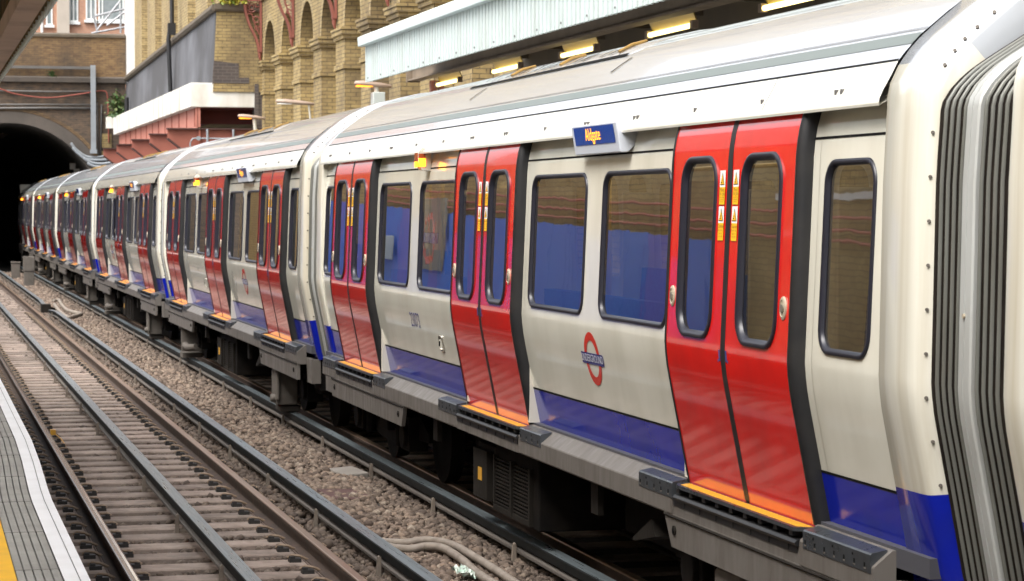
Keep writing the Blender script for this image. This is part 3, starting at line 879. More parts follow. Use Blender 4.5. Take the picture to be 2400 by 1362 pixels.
        for yy, sg in ((d - DHW, -1), (d + DHW, 1)):
            b = MB()
            zl = ZR[1:] + ZT[:9]
            cs = [(.020, .001), (.017, .006), (.004, .007), (-.010, .001), (-.022, -.014), (-.028, -.034), (-.030, -.072)]
            b.loft([[(sx(z, o_), yy - sg * a_, z) for a_, o_ in cs] for z in zl], False)
            b.build('edge_seal', 'rubber', car, smooth=True, shade=60)
        # tread plate with its orange-yellow top, and the rubber bumper below
        b = MB()
        y0, y1 = d - DHW - .02, d + DHW + .04
        def zx(zz, o): return sx(zz, o)
        xo, xi = -1.418, -1.305
        b.prism_z([(xi, y0), (xo, y0 + .06), (xo, y1 - .12), (xo + .05, y1 - .0), (xi, y1)], .968, .988, 0)
        b.build('tread_plate', 'steel', car)
        b = MB(); b.prism_z([(xi - .022, y0 + .03), (xo + .022, y0 + .08), (xo + .022, y1 - .13), (xi - .022, y1 - .08)], .9885, .9905); b.build('tread_strip', 'step', car)
        b = MB()
        for k in range(9):
            yy = y0 + .1 + k * .22; b.box(-1.408, -1.33, yy, yy + .05, .94, .968)
        b.prism_y([(-1.365, .888), (-1.415, .898), (-1.424, .914), (-1.412, .928), (-1.365, .932)], y0 + .03, y1 - .07)
        b.prism_y([(-1.37, .862), (-1.404, .862), (-1.404, .895), (-1.37, .895)], y0 + .05, y1 - .02)
        for k in range(7):
            yy = y0 + .16 + k * .27; b.box(-1.409, -1.402, yy, yy + .015, .864, .893)
        b.build('rubber_bumper', 'rubber', car)
    # ---- roof skin with the overhanging lip
    rp = roof_pts()
    half = [(-(HW - i), z) for i, z in rp]
    full = half + [(-x, z) for x, z in half[::-1][1:]]
    b = MB(); YL = 7.395
    def ring(y, d=0.): return [(x, y, z + d) for x, z in full]
    b.loft([ring(-YL), ring(YL)], False)
    for fi, f in enumerate(b.f): b.mi[fi] = 1 if sum(b.v[i][2] for i in f) / 4 < 3.198 else 0
    o = b.build('roof', ['roofw', 'cream'], car, smooth=True, shade=35)
    b = MB()
    for sg in (-1, 1):      # underside of the lip, drip edge
        b.loft([[(sg * (HW - .047), y, 3.014), (sg * (HW - .050), y, 3.002), (sg * (HW - .13), y, 3.05), (sg * (HW - .19), y, 3.10)] for y in (-YL, YL)], False)
    b.build_pieces('roof_lip', 'cream', car)
    def roof_strip(name, i0, i1, z0, z1, m, h=.002):
        b = MB(); nx, nz = (z1 - z0), -(i1 - i0); L = math.hypot(nx, nz)
        ox, oz = -nx / L * h, -nz / L * h
        b.loft([[(-(HW - i0) + ox, y, z0 + oz * 1), (-(HW - i1) + ox, y, z1 + oz * 1)] for y in (-YL, YL)], False)
        return b.build(name, m, car)
    roof_strip('gutter_seam', .141, .1475, 3.2013, 3.2096, 'slot', .003)
    roof_strip('grey_band', .2065, .2585, 3.2785, 3.3305, 'roofg', .0025)
    roof_strip('roof_seam', .276, .280, 3.3448, 3.3480, 'pipeg', .003)
    roof_strip('roof_seam', .287, .290, 3.3536, 3.3560, 'pipeg', .003)
    # small paired catches along the lip panel
    b = MB()
    def on_roof(inset): return float(np.interp(inset, [p[0] for p in rp], [p[1] for p in rp]))
    for y in np.arange(-6.9, 7.0, 1.06):
        for dy in ((0, .07) if int(round(y * 10)) % 2 else (0,)):
            i_ = .082; z_ = on_roof(i_)
            b.box(-(HW - i_) - .012, -(HW - i_) + .01, y + dy - .012, y + dy + .012, z_ - .022, z_ + .004)
    b.build_pieces('panel_catch', 'pipeg', car)
    b = MB()
    for y in np.arange(-5.9, 7.0, 2.7):         # panel joints of the lip
        b.loft([[(-(HW - i) - .002, yy, z + .001) for i, z in rp[1:5]] for yy in (y, y + .006)], False)
    b.build('panel_joint', 'pipeg', car)
    # two narrow dark slots across the roof shoulder
    b = MB()
    for y in (-2.1, 2.0):
        for k in range(1):
            b.loft([[(-(HW - i) - .004, yy, on_roof(i) + .005) for i in (.40, .47, .55)] for yy in (y, y + .035)], False)
    b.build_pieces('roof_slot', 'slot', car)
    # ---- air conditioning cover on the roof: a raised lid with slots and brass catches
    b = MB(); A0, A1 = -1.9, 2.95
    ins = [.60, .66, .78, .92, 1.12, 1.30, 1.46]
    sec = [(-(HW - i), on_roof(i) + h) for i, h in zip(ins, (.002, .009, .011, .011, .010, .010, .010))]
    sec = sec + [(-x, z) for x, z in sec[::-1][1:]]
    b.loft([[(x, y, z - (.010 if e else 0)) for x, z in sec] for y, e in ((A0, 1), (A0 + .12, 0), (A1 - .12, 0), (A1, 1))], False)
    b.build('vent_cover', 'roofw', car, smooth=True, shade=30)
    b = MB(); c_ = MB()
    def lid(i): return on_roof(i) + .012
    def slot(y, i0, i1, wd, bm, h=.004):
        ii = np.linspace(i0, i1, 5); bm.loft([[(-(HW - i) - .002, yy, lid(i) + h) for i in ii] for yy in (y, y + wd)], False)
    for y in np.arange(A0 + .25, A1 - .3, .23):
        if (int((y + 9) / .23) % 4) == 3: continue
        slot(y, .66, .80, .05, b, .006); slot(y + .11, .84, 1.05, .05, b, .006)
    slot(A0 + 1.45, .62, 1.4, .018, b); slot(A0 + 3.0, .62, 1.4, .018, b)
    b.loft([[(-(HW - .60) - .006, y, on_roof(.60) + .004), (-(HW - .625) - .006, y, on_roof(.625) + .010)] for y in (A0 + .1, A1 - .1)], False)
    for y in (A0 + .55, A0 + 2.1, A0 + 3.6):
        c_.tube([(-(HW - .68), y, lid(.68) + .004), (-(HW - .78), y + .03, lid(.78) + .012), (-(HW - .90), y + .06, lid(.90) + .004)], .014, 8)
    b.build('vent_slot', 'slot', car); c_.build_pieces('vent_catch', 'brass', car)
    # ---- end rings: the smooth collars round both ends
    rg = [(.235, .86), (.205, .95), (.137, 1.30), (.109, 1.44), (.093, 1.52), (.079, 1.59), (.066, 1.66), (.057, 1.73), (.052, 1.80), (.068, 2.65), (.076, 2.80), (.084, 2.95), (.088, 3.04),
          (.100, 3.10), (.140, 3.182), (.190, 3.25), (.240, 3.305), (.30, 3.358), (.38, 3.424), (.50, 3.520), (.63, 3.602), (.76, 3.668), (.92, 3.720), (1.12, 3.765), (1.30, 3.790), (1.46, 3.798)]
    hf = [(-(HW - i), z) for i, z in rg]; fl = hf + [(-x, z) for x, z in hf[::-1][1:]]
    nv = []
    for k in range(len(fl)):
        p, q = fl[max(k - 1, 0)], fl[min(k + 1, len(fl) - 1)]
        tx, tz = q[0] - p[0], q[1] - p[1]; L = math.hypot(tx, tz); nv.append((-tz / L, tx / L))
    def off(d, y): return [(x - nx * d, y, z - nz * d) for (x, z), (nx, nz) in zip(fl, nv)]
    zc = [z for x, z in fl]
    for sg in (-1, 1):
        b = MB()
        prof = [(7.392, .06), (7.395, .003), (7.40, 0), (7.64, 0), (7.70, .0015), (7.735, .005), (7.755, .012), (7.775, .026), (7.815, .062), (7.822, .075), (7.822, .22)]
        b.loft([off(d, sg * y) for y, d in prof], False)
        n = len(fl)
        # lower part of the collar is blue, the shoulder above the cantrail is grey-white
        for fi, f in enumerate(b.f):
            zz = sum(b.v[i][2] for i in f) / len(f)
            b.mi[fi] = 1 if zz < 1.23 else (2 if zz > 3.19 else 0)
        recalc(b.build('end_collar', ['collar', 'blue', 'roofw'], car, smooth=True, shade=40))
        b = MB()
        if sg > 0 or True:
            for z in list(np.arange(1.35, 3.0, .19)):
                xx = float(np.interp(z, zc[:14], [v[0] for v in off(.046, 0)[:14]])); b.cyl((xx, sg * 7.800, z), (-.66, sg * .75, 0), .008, .014, 8)
            for k in range(14, 24):
                q = off(.046, 0)[k]; b.cyl((q[0], sg * 7.800, q[2]), (-.5, sg * .75, .45), .009, .014, 8)
        b.build_pieces('collar_bolt', 'gear2', car)
    # ---- solebar: bright sloping top, vertical web, deeper aprons near the ends
    b = MB()
    cut = [-7.36] + [v for d in DOORS for v in (d - .985, d + 1.005)] + [7.30]
    for i in range(0, 8, 2):
        b.prism_y([(-1.30, 1.005), (-1.318, 1.005), (-1.404, .934), (-1.408, .926), (-1.408, .812), (-1.385, .795), (-1.30, .795)], cut[i], cut[i + 1])
    for i in range(1, 7, 2):
        b.prism_y([(-1.30, .93), (-1.36, .93), (-1.3995, .905), (-1.3995, .80), (-1.30, .80)], cut[i], cut[i + 1])
    b.build_pieces('solebar', 'sole', car)
    for (y0, y1, t0, t1) in ((-7.34, -4.30, 0, .14), (3.10, 6.78, .10, .05)):
        b = MB(); b.prism_x([(y0 + t0, .62), (y1 - t1, .62), (y1, .808), (y0, .808)], -1.404, -1.37)
        for yy in (y0 + .22, y1 - .2): b.cyl((-1.407, yy, .72), (1, 0, 0), .028, .012, 14, 1); b.cyl((-1.412, yy, .72), (1, 0, 0), .014, .012, 10, 2)
        b.tube([(-1.407, y0 + .02, .796), (-1.407, y1 - .02, .796)], .008, 6, 1)
        b.build('end_apron', ['sole', 'gear', 'slot'], car)
    for y0, y1 in ((-7.33, -6.50), (-4.47, -3.84), (-1.58, -1.01), (1.01, 1.66), (3.92, 4.48), (6.52, 7.25)):
        b = MB(); b.prism_y([(-1.33, 1.006), (-1.405, .992), (-1.412, .984), (-1.412, .902), (-1.404, .896), (-1.33, .896)], y0, y1, 0)
        n_ = max(3, int((y1 - y0) / .115))
        for k in range(n_):
            yy = y0 + .06 + k * (y1 - y0 - .1) / (n_ - 1)
            b.box(-1.4135, -1.41, yy, yy + .016, .920, .944, 1); b.box(-1.4142, -1.41, yy - .004, yy + .018, .914, .922, 2)
            if k % 2: b.box(-1.4135, -1.41, yy + .02, yy + .034, .958, .970, 1)
        b.build('bolted_plate', ['steel', 'slot', 'sole'], car)
    # ---- bogies, shoe gear, under-floor boxes
    bog0 = None
    for yc in (-5.25, 5.35):
        if bog0 is None:
            b = MB()
            for sg in (-1, 1):
                b.prism_x([(-1.75, .50), (-1.3, .66), (-.5, .42), (.5, .42), (1.3, .66), (1.75, .50), (1.75, .42), (1.2, .40), (.5, .28), (-.5, .28), (-1.2, .40), (-1.75, .42)], sg * .95, sg * 1.07)
                for yy in (-1.15, 1.15):
                    b.box(sg * .98, sg * 1.16, yy - .17, yy + .17, .30, .62); b.cyl((sg * 1.17, yy, .44), (1, 0, 0), .12, .06, 14)
                for yy in (-.75, .75): b.tube([(sg * 1.12, yy, .30), (sg * 1.12, yy, .86)], .05, 8)
                b.tube([(sg * 1.1, -.25, .74), (sg * 1.1, .55, .55)], .035, 8); b.box(sg * 1.02, sg * 1.14, -.2, .2, .40, .84)
                for yy in (-.5, .5): b.tube([(sg * 1.0, yy, .5), (sg * 1.0, yy, .8)], .11, 12)
            b.box(-.95, .95, -.25, .25, .36, .72)
            bog0 = bg = bevel(b.build('bogie', 'dark', car), .008); bg.location = (0, yc, 0)
            wm = None
            for yy in (-1.15, 1.15):
                for sg in (-1, 1):
                    if wm is None:
                        wb = MB(); wb.loft([[(x, r_ * math.cos(R(a)), r_ * math.sin(R(a))) for a in range(0, 360, 10)] for x, r_ in ((.06, .12), (.05, .33), (.065, .37), (.065, .42), (-.065, .405), (-.065, .36), (-.03, .33), (-.05, .12))], True, True, True)
                        wm = q = wb.build('wheel', 'gear', bg, smooth=True, shade=30)
                    else:
                        q = wm.copy(); COL.objects.link(q)
                    q.location = (sg * .75, yy, .41); q.rotation_euler = (0, 0, 0 if sg > 0 else math.pi)
        else:
            bg = bog0.copy(); COL.objects.link(bg); bg.location = (0, yc, 0)
            for ch in list(bog0.children):
                c = ch.copy(); COL.objects.link(c); c.parent = bg
    # collector shoe boxes hung outside the bogies
    for yc in (-5.25,):
        b = MB(); b.prism_x([(yc - .21, .18), (yc + .20, .18), (yc + .20, .58), (yc + .12, .62), (yc - .17, .62), (yc - .21, .58)], -1.36, -1.10)
        b.box(-1.375, -1.33, yc - .26, yc - .19, .24, .66); b.tube([(-1.25, yc + .22, .32), (-1.25, yc + .5, .30)], [.09, .055], 10); b.cyl((-1.36, yc - .1, .26), (1, 0, 0), .05, .12, 10)
        b.box(-1.30, -1.05, yc - .1, yc + .3, .09, .16)
        bevel(b.build('shoe_box', 'gear2', car), .015)
    b = MB(); yc = 5.15
    b.prism_x([(yc, .20), (yc + .05, .20), (yc + .05, .60), (yc + .02, .62), (yc, .62)], -1.36, -1.02); b.box(-1.36, -1.02, yc, yc + .45, .57, .62)
    b.tube([(-1.3, yc - .02, .30), (-1.3, yc - .45, .29), (-1.22, yc - .9, .33)], [.06, .055, .045], 10); b.box(-1.33, -1.0, yc + .1, yc + .5, .09, .17)
    b.build('shoe_bracket', 'gear2', car)
    # under-floor equipment
    b = MB(); b.box(-1.24, 1.2, -.9, .40, .22, .78); b.box(-.80, 1.2, 1.1, 2.9, .34, .78); b.box(-.78, 1.2, -3.5, -1.5, .30, .78); b.box(-1.36, 1.36, -7.3, 7.3, .78, .86)
    for q in b.build_pieces('equipment_box', 'dark', car): bevel(q, .012)
    b = MB()
    b.box(-1.272, -1.24, -.75, .35, .24, .28); b.box(-1.272, -1.24, -.75, -.71, .28, .66); b.box(-1.272, -1.24, .31, .35, .28, .66); b.box(-1.28, -1.24, -.24, -.19, .24, .66)
    for k in range(13): b.box(-1.262, -1.24, -.71, .31, .29 + k * .028, .303 + k * .028)
    b.box(-1.285, -1.22, .50, .95, .28, .66); b.box(-1.23, -1.0, .4, 1.0, .26, .7, 0)
    b.box(-1.2885, -1.285, .66, .78, .42, .52, 1)
    b.build('louvre_panel', ['gear', 'step'], car)
    b = MB()
    for yy, dz in ((2.2, .20), (-2.6, .22)): b.box(-1.30, -1.26, yy, yy + .16, .78 - dz, .78)
    for yy in (-3.9,): b.prism_x([(yy, .60), (yy + .42, .52), (yy + .44, .54), (yy + .06, .70)], -1.33, -1.05)
    b.build_pieces('hanger_plate', 'gear', car)
    # ---- amber side lamp over the far windows
    b = MB(); ly, lz = 2.31, 2.965
    lo = []
    for (hw_, z_, o_) in ((.05, lz - .105, -.03), (.062, lz - .10, .055), (.065, lz - .03, .085), (.065, lz + .05, .085), (.055, lz + .09, .05), (.04, lz + .095, -.03)):
        lo.append([(sx(2.9, o_ - .04), ly - hw_, z_), (sx(2.9, o_ - .04), ly + hw_, z_)])
    b.loft(lo, False)
    for sg in (0, 1):
        b.add([l[sg] for l in lo], [tuple(range(len(lo)))])
    o = b.build('side_lamp', 'palepost', car)
    b = MB(); xx = sx(2.9, .085 - .04)
    b.box(xx - .012, xx, ly - .045, ly + .045, lz - .028, lz + .045, 0); b.box(xx - .014, xx - .002, ly - .036, ly + .036, lz - .075, lz - .028, 1)
    b.box(xx, xx + .06, ly - .0665, ly - .0655, lz - .07, lz - .0, 1); b.box(xx, xx + .06, ly - .0665, ly - .0655, lz + .0, lz + .04, 0)
    b.build('lamp_lens', ['amber_dim', 'amber'], o)
    # ---- destination display over the near windows: case, screen
    dy, hw_ = -2.98, .50
    b = MB(); x1 = -1.420
    b.prism_y([(x1, 3.075), (x1 - .030, 3.070), (x1 + .002, 2.885), (x1 + .05, 2.885), (x1 + .12, 2.95), (x1 + .12, 3.07)], dy - hw_, dy + hw_)
    o = bevel(b.build('destination_display', 'display_case', car), .006)
    def dsp(v, h=0.): return (x1 - .030 + (3.070 - v) * .032 / .185 - h)
    b = MB(); z0, z1 = 2.945, 3.058
    b.add([(dsp(z0, .003), dy - .44, z0), (dsp(z0, .003), dy + .44, z0), (dsp(z1, .003), dy + .44, z1), (dsp(z1, .003), dy - .44, z1)], [(0, 3, 2, 1)], 0)
    b.build('display_screen', ['screen'], o)
    # ---- buffer gear between the cars
    b = MB(); b.box(-.5, .5, 7.5, 8.7, .6, .86); b.box(-1.2, 1.2, 7.3, 7.7, .52, .86); b.box(-1.2, 1.2, -7.7, -7.3, .52, .86); b.build_pieces('coupler', 'dark', car)
    b = MB(); b.prism_x([(7.32, .60), (7.72, .60), (7.735, .87), (7.32, .87)], -1.30, -1.20); b.prism_x([(-7.735, .60), (-7.42, .60), (-7.36, .87), (-7.735, .87)], -1.30, -1.20); b.build_pieces('corner_plate', 'sole', car)
    return car, fl, off, dsp, dy
_tcache = {}
def _txt(t, s):
    if t not in _tcache: _tcache[t] = text_mesh(t, 1.0)
    vs, fs = _tcache[t]
    return [(u * s * 1.25, v * s * 1.25) for u, v in vs], fs

car0, ring_fl, ring_off, dsp, disp_y = build_carriage()

# ---- gangway bellows: folded dark skin, pale rims, a wide centre frame
def gangway(parent, y0):
    base = .040
    def pr(d, y): return ring_off(base + d, y)
    def sq(loop):          # rounder shoulders than the body
        return [(x, y, z - .25 * max(0, z - 2.75)) for x, y, z in loop]
    GW = .725
    b = MB(); ys = np.linspace(0, GW, 137)
    b.loft([sq(pr(.050 - .040 * math.cos(2 * math.pi * (y - .060) / .064), y0 + y)) for y in ys], False)
    bw = b.build('gangway_bellows', 'fabric', parent, smooth=True)
    rim = None
    for y in (.060, .124, .188, .252, .444, .508, .572, .636):
        if rim is None:
            rb = MB(); rb.loft([sq(pr(d, yy)) for yy, d in ((-.008, .014), (-.007, .005), (-.003, .001), (0, .0), (.003, .001), (.007, .005), (.008, .014))], False)
            rim = q = rb.build('bellows_rim', 'rim', bw, smooth=True, shade=60)
        else:
            q = rim.copy(); COL.objects.link(q)
        q.location = (0, y0 + y, 0)
    b = MB(); m_ = .348
    b.loft([sq(pr(d, y0 + m_ + y)) for y, d in ((-.060, .07), (-.058, .002), (-.050, -.006), (-.004, -.008), (-.003, -.003), (.003, -.003), (.004, -.008), (.050, -.006), (.058, .002), (.060, .07))], False)
    b.build('centre_frame', 'alu', bw, smooth=True, shade=40)
    b = MB(); z_ = 2.10; xx = pr(0, 0)[9][0] - .03
    b.box(xx + .018, xx + .03, y0 + m_ - .012, y0 + m_ + .012, z_ - .055, z_ + .05); b.cyl((xx + .014, y0 + m_, z_), (1, 0, 0), .010, .02, 10); b.build('frame_catch', 'button_ring', bw)
gangway(car0, CEND + .0275)

PITCH = 16.37
J0 = 8.97
bendx = [J0 + PITCH * k for k in range(-1, 8)]
bendv = [0, 0, 0, .05, .09, .155, .25, .38, .55]
def joint(k): return np.interp(J0 + PITCH * k, bendx, bendv), J0 + PITCH * k
def place(o, k):
    (xa, ya), (xb, yb) = joint(k), joint(k + 1)
    o.location = (CT + (xa + xb) / 2, (ya + yb) / 2, 0); o.rotation_euler = (0, 0, -math.atan2(xb - xa, yb - ya))
cars = {}
for k in (-1, 1, 2, 3, 4, 5):
    cars[k] = copy_tree(car0)
cars[0] = car0
# the lead car ends in the dark tunnel: no bellows beyond it
for ch in list(cars[5].children):
    if ch.name.startswith('gangway_bellows'):
        for g_ in list(ch.children): bpy.data.objects.remove(g_)
        bpy.data.objects.remove(ch)
b = MB(); b.box(-1.3, 1.3, 7.70, 7.735, .9, 3.6); b.build('cab_front', 'cream', cars[5])
LAB = {-1: 'white carriage end at the right edge of the picture, beyond the wide ribbed gangway',
       0: 'carriage numbered 23073 with three pairs of red doors and a lit Aldgate display',
       1: 'second whole carriage of the train, coupled beyond the one numbered 23073',
       2: 'third whole carriage, its underground sign between the first two pairs of doors',
       3: 'fourth whole carriage from the ribbed gangway, the first one with no sign on its side',
       4: 'small far carriage just short of the one in the tunnel mouth',
       5: 'farthest carriage, half swallowed by the dark tunnel mouth'}
for k, o in cars.items():
    place(o, k); o['label'] = LAB[k]

for ch in list(cars[0].children):      # the nearest whole carriage has no collector gear at its far end
    if ch.name.startswith('shoe_bracket'): bpy.data.objects.remove(ch)

# ---- lettering and marks that differ from carriage to carriage
def side_text(txt, size, yc, zc, m, parent, name, out=.004, xs=1.0, sh=1.0):
    tv, tf = _txt(txt, size)
    b = MB(); b.add([(sx(zc + v * sh, BO + out), yc - u * xs, zc + v * sh) for u, v in tv], [q[::-1] for q in tf])
    return b.build(name, m, parent)
def roundel(parent, yc, zc):
    ro, ri = .172, .118
    b = MB()
    b.loft([[(sx(zc + r_ * math.sin(R(a)), BO + .003), yc - r_ * math.cos(R(a)), zc + r_ * math.sin(R(a))) for a in range(0, 360, 6)] for r_ in (ro, ri)])
    rd = b.build('roundel_ring', 'logo_red', parent)
    s = Side(BO); s.grid(yc - .245, yc + .245, list(np.linspace(zc - .036, zc + .036, 5)), 0, .005); s.done('name_bar', 'logo_blue', rd)
    side_text('UNDERGROUND', .0475, yc, zc, 'logo_white', rd, 'lettering', .007, 1.0, 1.18)
    # a scuffed patch in the upper half of the ring
for k, yc in ((0, -2.70), (1, -2.70), (2, 2.75), (3, -2.70), (-1, -2.7)): 
    if k != 3: roundel(cars[k], yc, 1.582)
side_text('23073', .118, 2.80, 1.572, 'logo_blue', cars[0], 'fleet_number', .004, 1.0, 1.22)
for k, num in ((1, '24073'), (2, '24074')):
    side_text(num, .05, 2.6, 1.62, 'ink', cars[k], 'fleet_number')
def socket(parent, yc, zc):
    b = MB(); s = sx(zc, BO)
    lp = lambda d, h: [(sx(z, BO + h), y, z) for y, z in rr(yc - .065 + d, yc + .065 - d, zc - .066 + d, zc + .066 - d, .012, 3)]
    b.loft([lp(0, 0), lp(.002, .012), (lp(.014, .012)), lp(.018, -.004)], cap1=True, mi=0)
    b.box(s - .020, s - .004, yc - .028, yc + .024, zc - .04, zc + .034, 1); b.box(s - .026, s - .02, yc - .02, yc + .016, zc - .02, zc + .02, 2)
    b.build('socket_box', ['chrome', 'palepost', 'slot'], parent)
for k in (0, 1, 2): socket(cars[k], 1.87, 1.425)
for k in (0, 1, 2):
    disp = [c for c in cars[k].children if c.name.startswith('destination_display')][0]
    tv, tf = _txt('Aldgate', .083)
    b = MB(); zc = 3.004
    b.add([(dsp(zc + v * 1.05, .006), disp_y + .02 - u * .95, zc + v * 1.05) for u, v in tv], [q[::-1] for q in tf]); b.build('led_lettering', 'led', disp)
    b = MB(); yy = disp_y - .14

# ================================================================== BEHIND THE TRAIN
# ---- tunnel portal
AX, AZ, AR = 3.86, 2.34, 3.70
def arch_pts(r, n=40, zb=-.4):
    return [(AX + r * math.cos(R(180 - 180 * i / n)), AZ + r * math.sin(R(180 - 180 * i / n))) for i in range(n + 1)]
def wall_with_arch(bm, x0, x1, z0, z1, y, r, mi=0):
    a = arch_pts(r); n = len(a)
    vs = [(x0, y, z0), (AX - r, y, z0)] + [(x, y, z) for x, z in a] + [(AX + r, y, z0), (x1, y, z0)]
    top = [(x0, y, z1), (AX - r, y, z1)] + [(x, y, z1) for x, z in a] + [(AX + r, y, z1), (x1, y, z1)]
    m_ = len(vs); fs = [(i, i + 1, m_ + i + 1, m_ + i) for i in range(m_ - 1) if abs(vs[i][0] - vs[i + 1][0]) > 1e-6]
    bm.add(vs + top, fs, mi)
b = MB(); wall_with_arch(b, -6, 8.60, -.3, 7.72, YP, AR + .44)
po = b.build('tunnel_portal', 'sb'); tag(po, 'sooty dark brick tunnel mouth with a round arch, the train running into it', 'tunnel portal')
b = MB(); inn, ou = arch_pts(AR), arch_pts(AR + .46)
f_ = [(AX - AR, -.3)] + inn + [(AX + AR, -.3)]; g_ = [(AX - AR - .46, -.3)] + ou + [(AX + AR + .46, -.3)]
b.loft([[(x, YP - .04, z) for x, z in g_], [(x, YP - .05, z) for x, z in f_], [(x, YP + 1.0, z) for x, z in f_]], False)
b.loft([[(x, YP - .04, z) for x, z in g_], [(x, YP + .02, z) for x, z in g_]], False)
b.build('arch_ring', 'stone', po)
b = MB()
for k in (.50, .57): b.loft([[(x, YP - .02, z) for x, z in arch_pts(AR + k)[8:34]], [(x, YP - .02, z) for x, z in arch_pts(AR + k + .05)[8:34]]], False)
b.build('brick_rings', 'bb', po)
b = MB(); b.loft([[(x, y, z) for x, z in f_] for y in (YP + 1.0, 165)], False); b.add([(-2, 165, -1), (10, 165, -1), (10, 165, 8), (-2, 165, 8)], [(0, 1, 2, 3)])
b.build('tunnel_lining', 'lining', po)
b = MB(); b.prism_x([(YP + .05, 7.70), (YP - .16, 7.72), (YP - .18, 7.90), (YP - .05, 7.96), (YP + .05, 7.96)], -6, 8.66); b.build('string_course', 'stone', po)
b = MB(); b.box(-6, 8.62, YP - .02, YP + .45, 7.955, 9.60); b.build('parapet', 'bb', po)
b = MB(); b.prism_x([(YP - .08, 9.58), (YP - .08, 9.68), (YP + .2, 9.76), (YP + .5, 9.68), (YP + .5, 9.58)], -6, 8.62); b.build('coping', 'capstone', po)
# pipes and cables on the portal
b = MB(); b.box(-6, 7.30, YP - .22, YP - .12, 8.26, 8.37); o = b.build('cable_tray', 'pipeg'); tag(o, 'grey horizontal cable tray across the brick parapet above the tunnel', 'cable tray')
b = MB(); b.box(7.16, 7.36, YP - .34, YP - .20, 4.95, 8.42); b.box(7.12, 7.40, YP - .36, YP - .18, 4.80, 4.96); o = b.build('cable_duct', 'galv'); tag(o, 'upright galvanised duct standing down the right side of the tunnel arch', 'duct')
def wallpath(pts, y): return [(at_y(px, py, y)[0], y, at_y(px, py, y)[1]) for px, py in pts]
b = MB(); b.tube(smooth_path(wallpath([(-40, 196), (0, 208), (40, 221), (110, 229), (170, 223), (215, 216), (240, 213), (250, 218), (253, 240), (254, 280), (255, 335)], YP - .12)), .026, 8)
o = b.build('cable', 'rcable', smooth=True); tag(o, 'red cable sagging across the wall over the tunnel arch', 'cable')
for pts, r_, lb in (([(-30, 212), (120, 215), (240, 214)], .035, 'upper of the dark conduits running level over the tunnel arch'), ([(-30, 245), (100, 245), (228, 246)], .03, 'middle dark conduit running level over the tunnel arch'),
                    ([(-30, 254), (100, 253), (225, 254)], .045, 'lowest grey conduit, just over the crown of the tunnel arch')):
    b = MB(); b.tube(wallpath(pts, YP - .08), r_, 8); o = b.build('conduit', 'pipeg', smooth=True); tag(o, lb, 'conduit', 'conduits on the portal')
for pts, lb in (([(228, 240), (229, 300), (231, 372)], 'thin upright dark conduit beside the galvanised duct'), ([(238, 245), (237, 300), (236, 374)], 'thin upright dark conduit left of the red cable')):
    b = MB(); b.tube(wallpath(pts, YP - .07), .03, 8); o = b.build('conduit', 'pipeg', smooth=True); tag(o, lb, 'conduit', 'conduits on the portal')
for k, pts in enumerate(([(166, 335), (178, 350), (200, 366), (222, 369), (250, 366), (300, 362)], [(170, 346), (184, 360), (203, 373), (230, 375), (270, 373), (310, 371)],
                         [(196, 370), (212, 380), (235, 384), (265, 381), (310, 378)], [(205, 382), (222, 390), (250, 391), (300, 388)])):
    b = MB(); b.tube(smooth_path(wallpath(pts, YP - .2 - .06 * k)), .055, 8); o = b.build('cable', 'galv', smooth=True)
    tag(o, ('topmost', 'second', 'third', 'lowest')[k] + ' of the silver cables sweeping round the arch foot into the tunnel', 'cable', 'silver cables')
b = MB(); b.box(7.62, 8.02, YP - .06, YP + .0, 5.05, 5.62); b.box(7.60, 7.95, YP - .05, YP, 4.55, 4.9); o = b.build('brick_patch', 'yb'); o.parent = po
for (px, py, lb) in ((170, 390, 'upper'), (180, 403, 'lower')):
    x_, z_ = at_y(px, py, YP + 3); b = MB(); b.box(x_ - .12, x_ + .12, YP + 2.9, YP + 3.1, z_ - .13, z_ + .13); o = b.build('wall_box', 'slab'); tag(o, f'{lb} of two small grey boxes on the tunnel side just inside the mouth', 'box', 'boxes inside the tunnel')

# ---- grey rendered retaining wall and the yellow brick end wall over the bridge
NY = 69.1
b = MB(); b.prism_y([(8.55, 5.95), (9.6, 5.95), (9.6, 7.8), (8.66, 7.8)], NY + .02, YP + .4)
# the top rises a little towards the camera
b.v = [(x, y, z + (.52 * (YP - y) / (YP - NY) if z > 7 else 0)) for x, y, z in b.v]
rw = b.build('retaining_wall', 'gw'); tag(rw, 'streaked dark grey wall with a sloping top running back to the tunnel', 'wall')
b = MB(); b.prism_y([(8.58, 7.78), (9.7, 7.78), (9.7, 7.98), (8.55, 7.98), (8.52, 7.86)], NY - .06, YP + .4)
b.v = [(x, y, z + .52 * (YP - y) / (YP - NY)) for x, y, z in b.v]; b.build('coping', 'capstone', rw)
b = MB(); b.prism_y([(8.56, 5.95), (10.02, 5.95), (10.02, 8.32), (8.68, 8.32)], NY - .04, NY + .40); ew = b.build('end_wall', 'yb'); tag(ew, 'yellow brick wall end above the white bridge edge, dark bricks patched in at its foot', 'wall')
b = MB(); b.prism_x([(NY - .10, 8.30), (NY - .14, 8.36), (NY - .14, 8.52), (NY + .4, 8.55), (NY + .4, 8.30)], 8.60, 10.05); b.build('coping', 'capstone', ew)
b = MB(); b.prism_y([(8.54, 6.2), (9.32, 6.2), (9.32, 6.78), (8.585, 6.86)], NY - .052, NY); b.prism_y([(9.32, 6.2), (9.62, 6.2), (9.62, 6.38), (9.32, 6.38)], NY - .050, NY); b.build('dark_patch', 'db', ew)
b = MB()
b.tube([(8.50, 79.6, 10.8), (8.50, 79.6, 8.75), (8.42, 79.6, 8.5), (8.38, 79.6, 8.2), (8.40, 79.6, 7.6), (8.46, 79.6, 5.9)], .075, 10); b.box(8.36, 8.62, 79.5, 79.72, 8.35, 8.75)
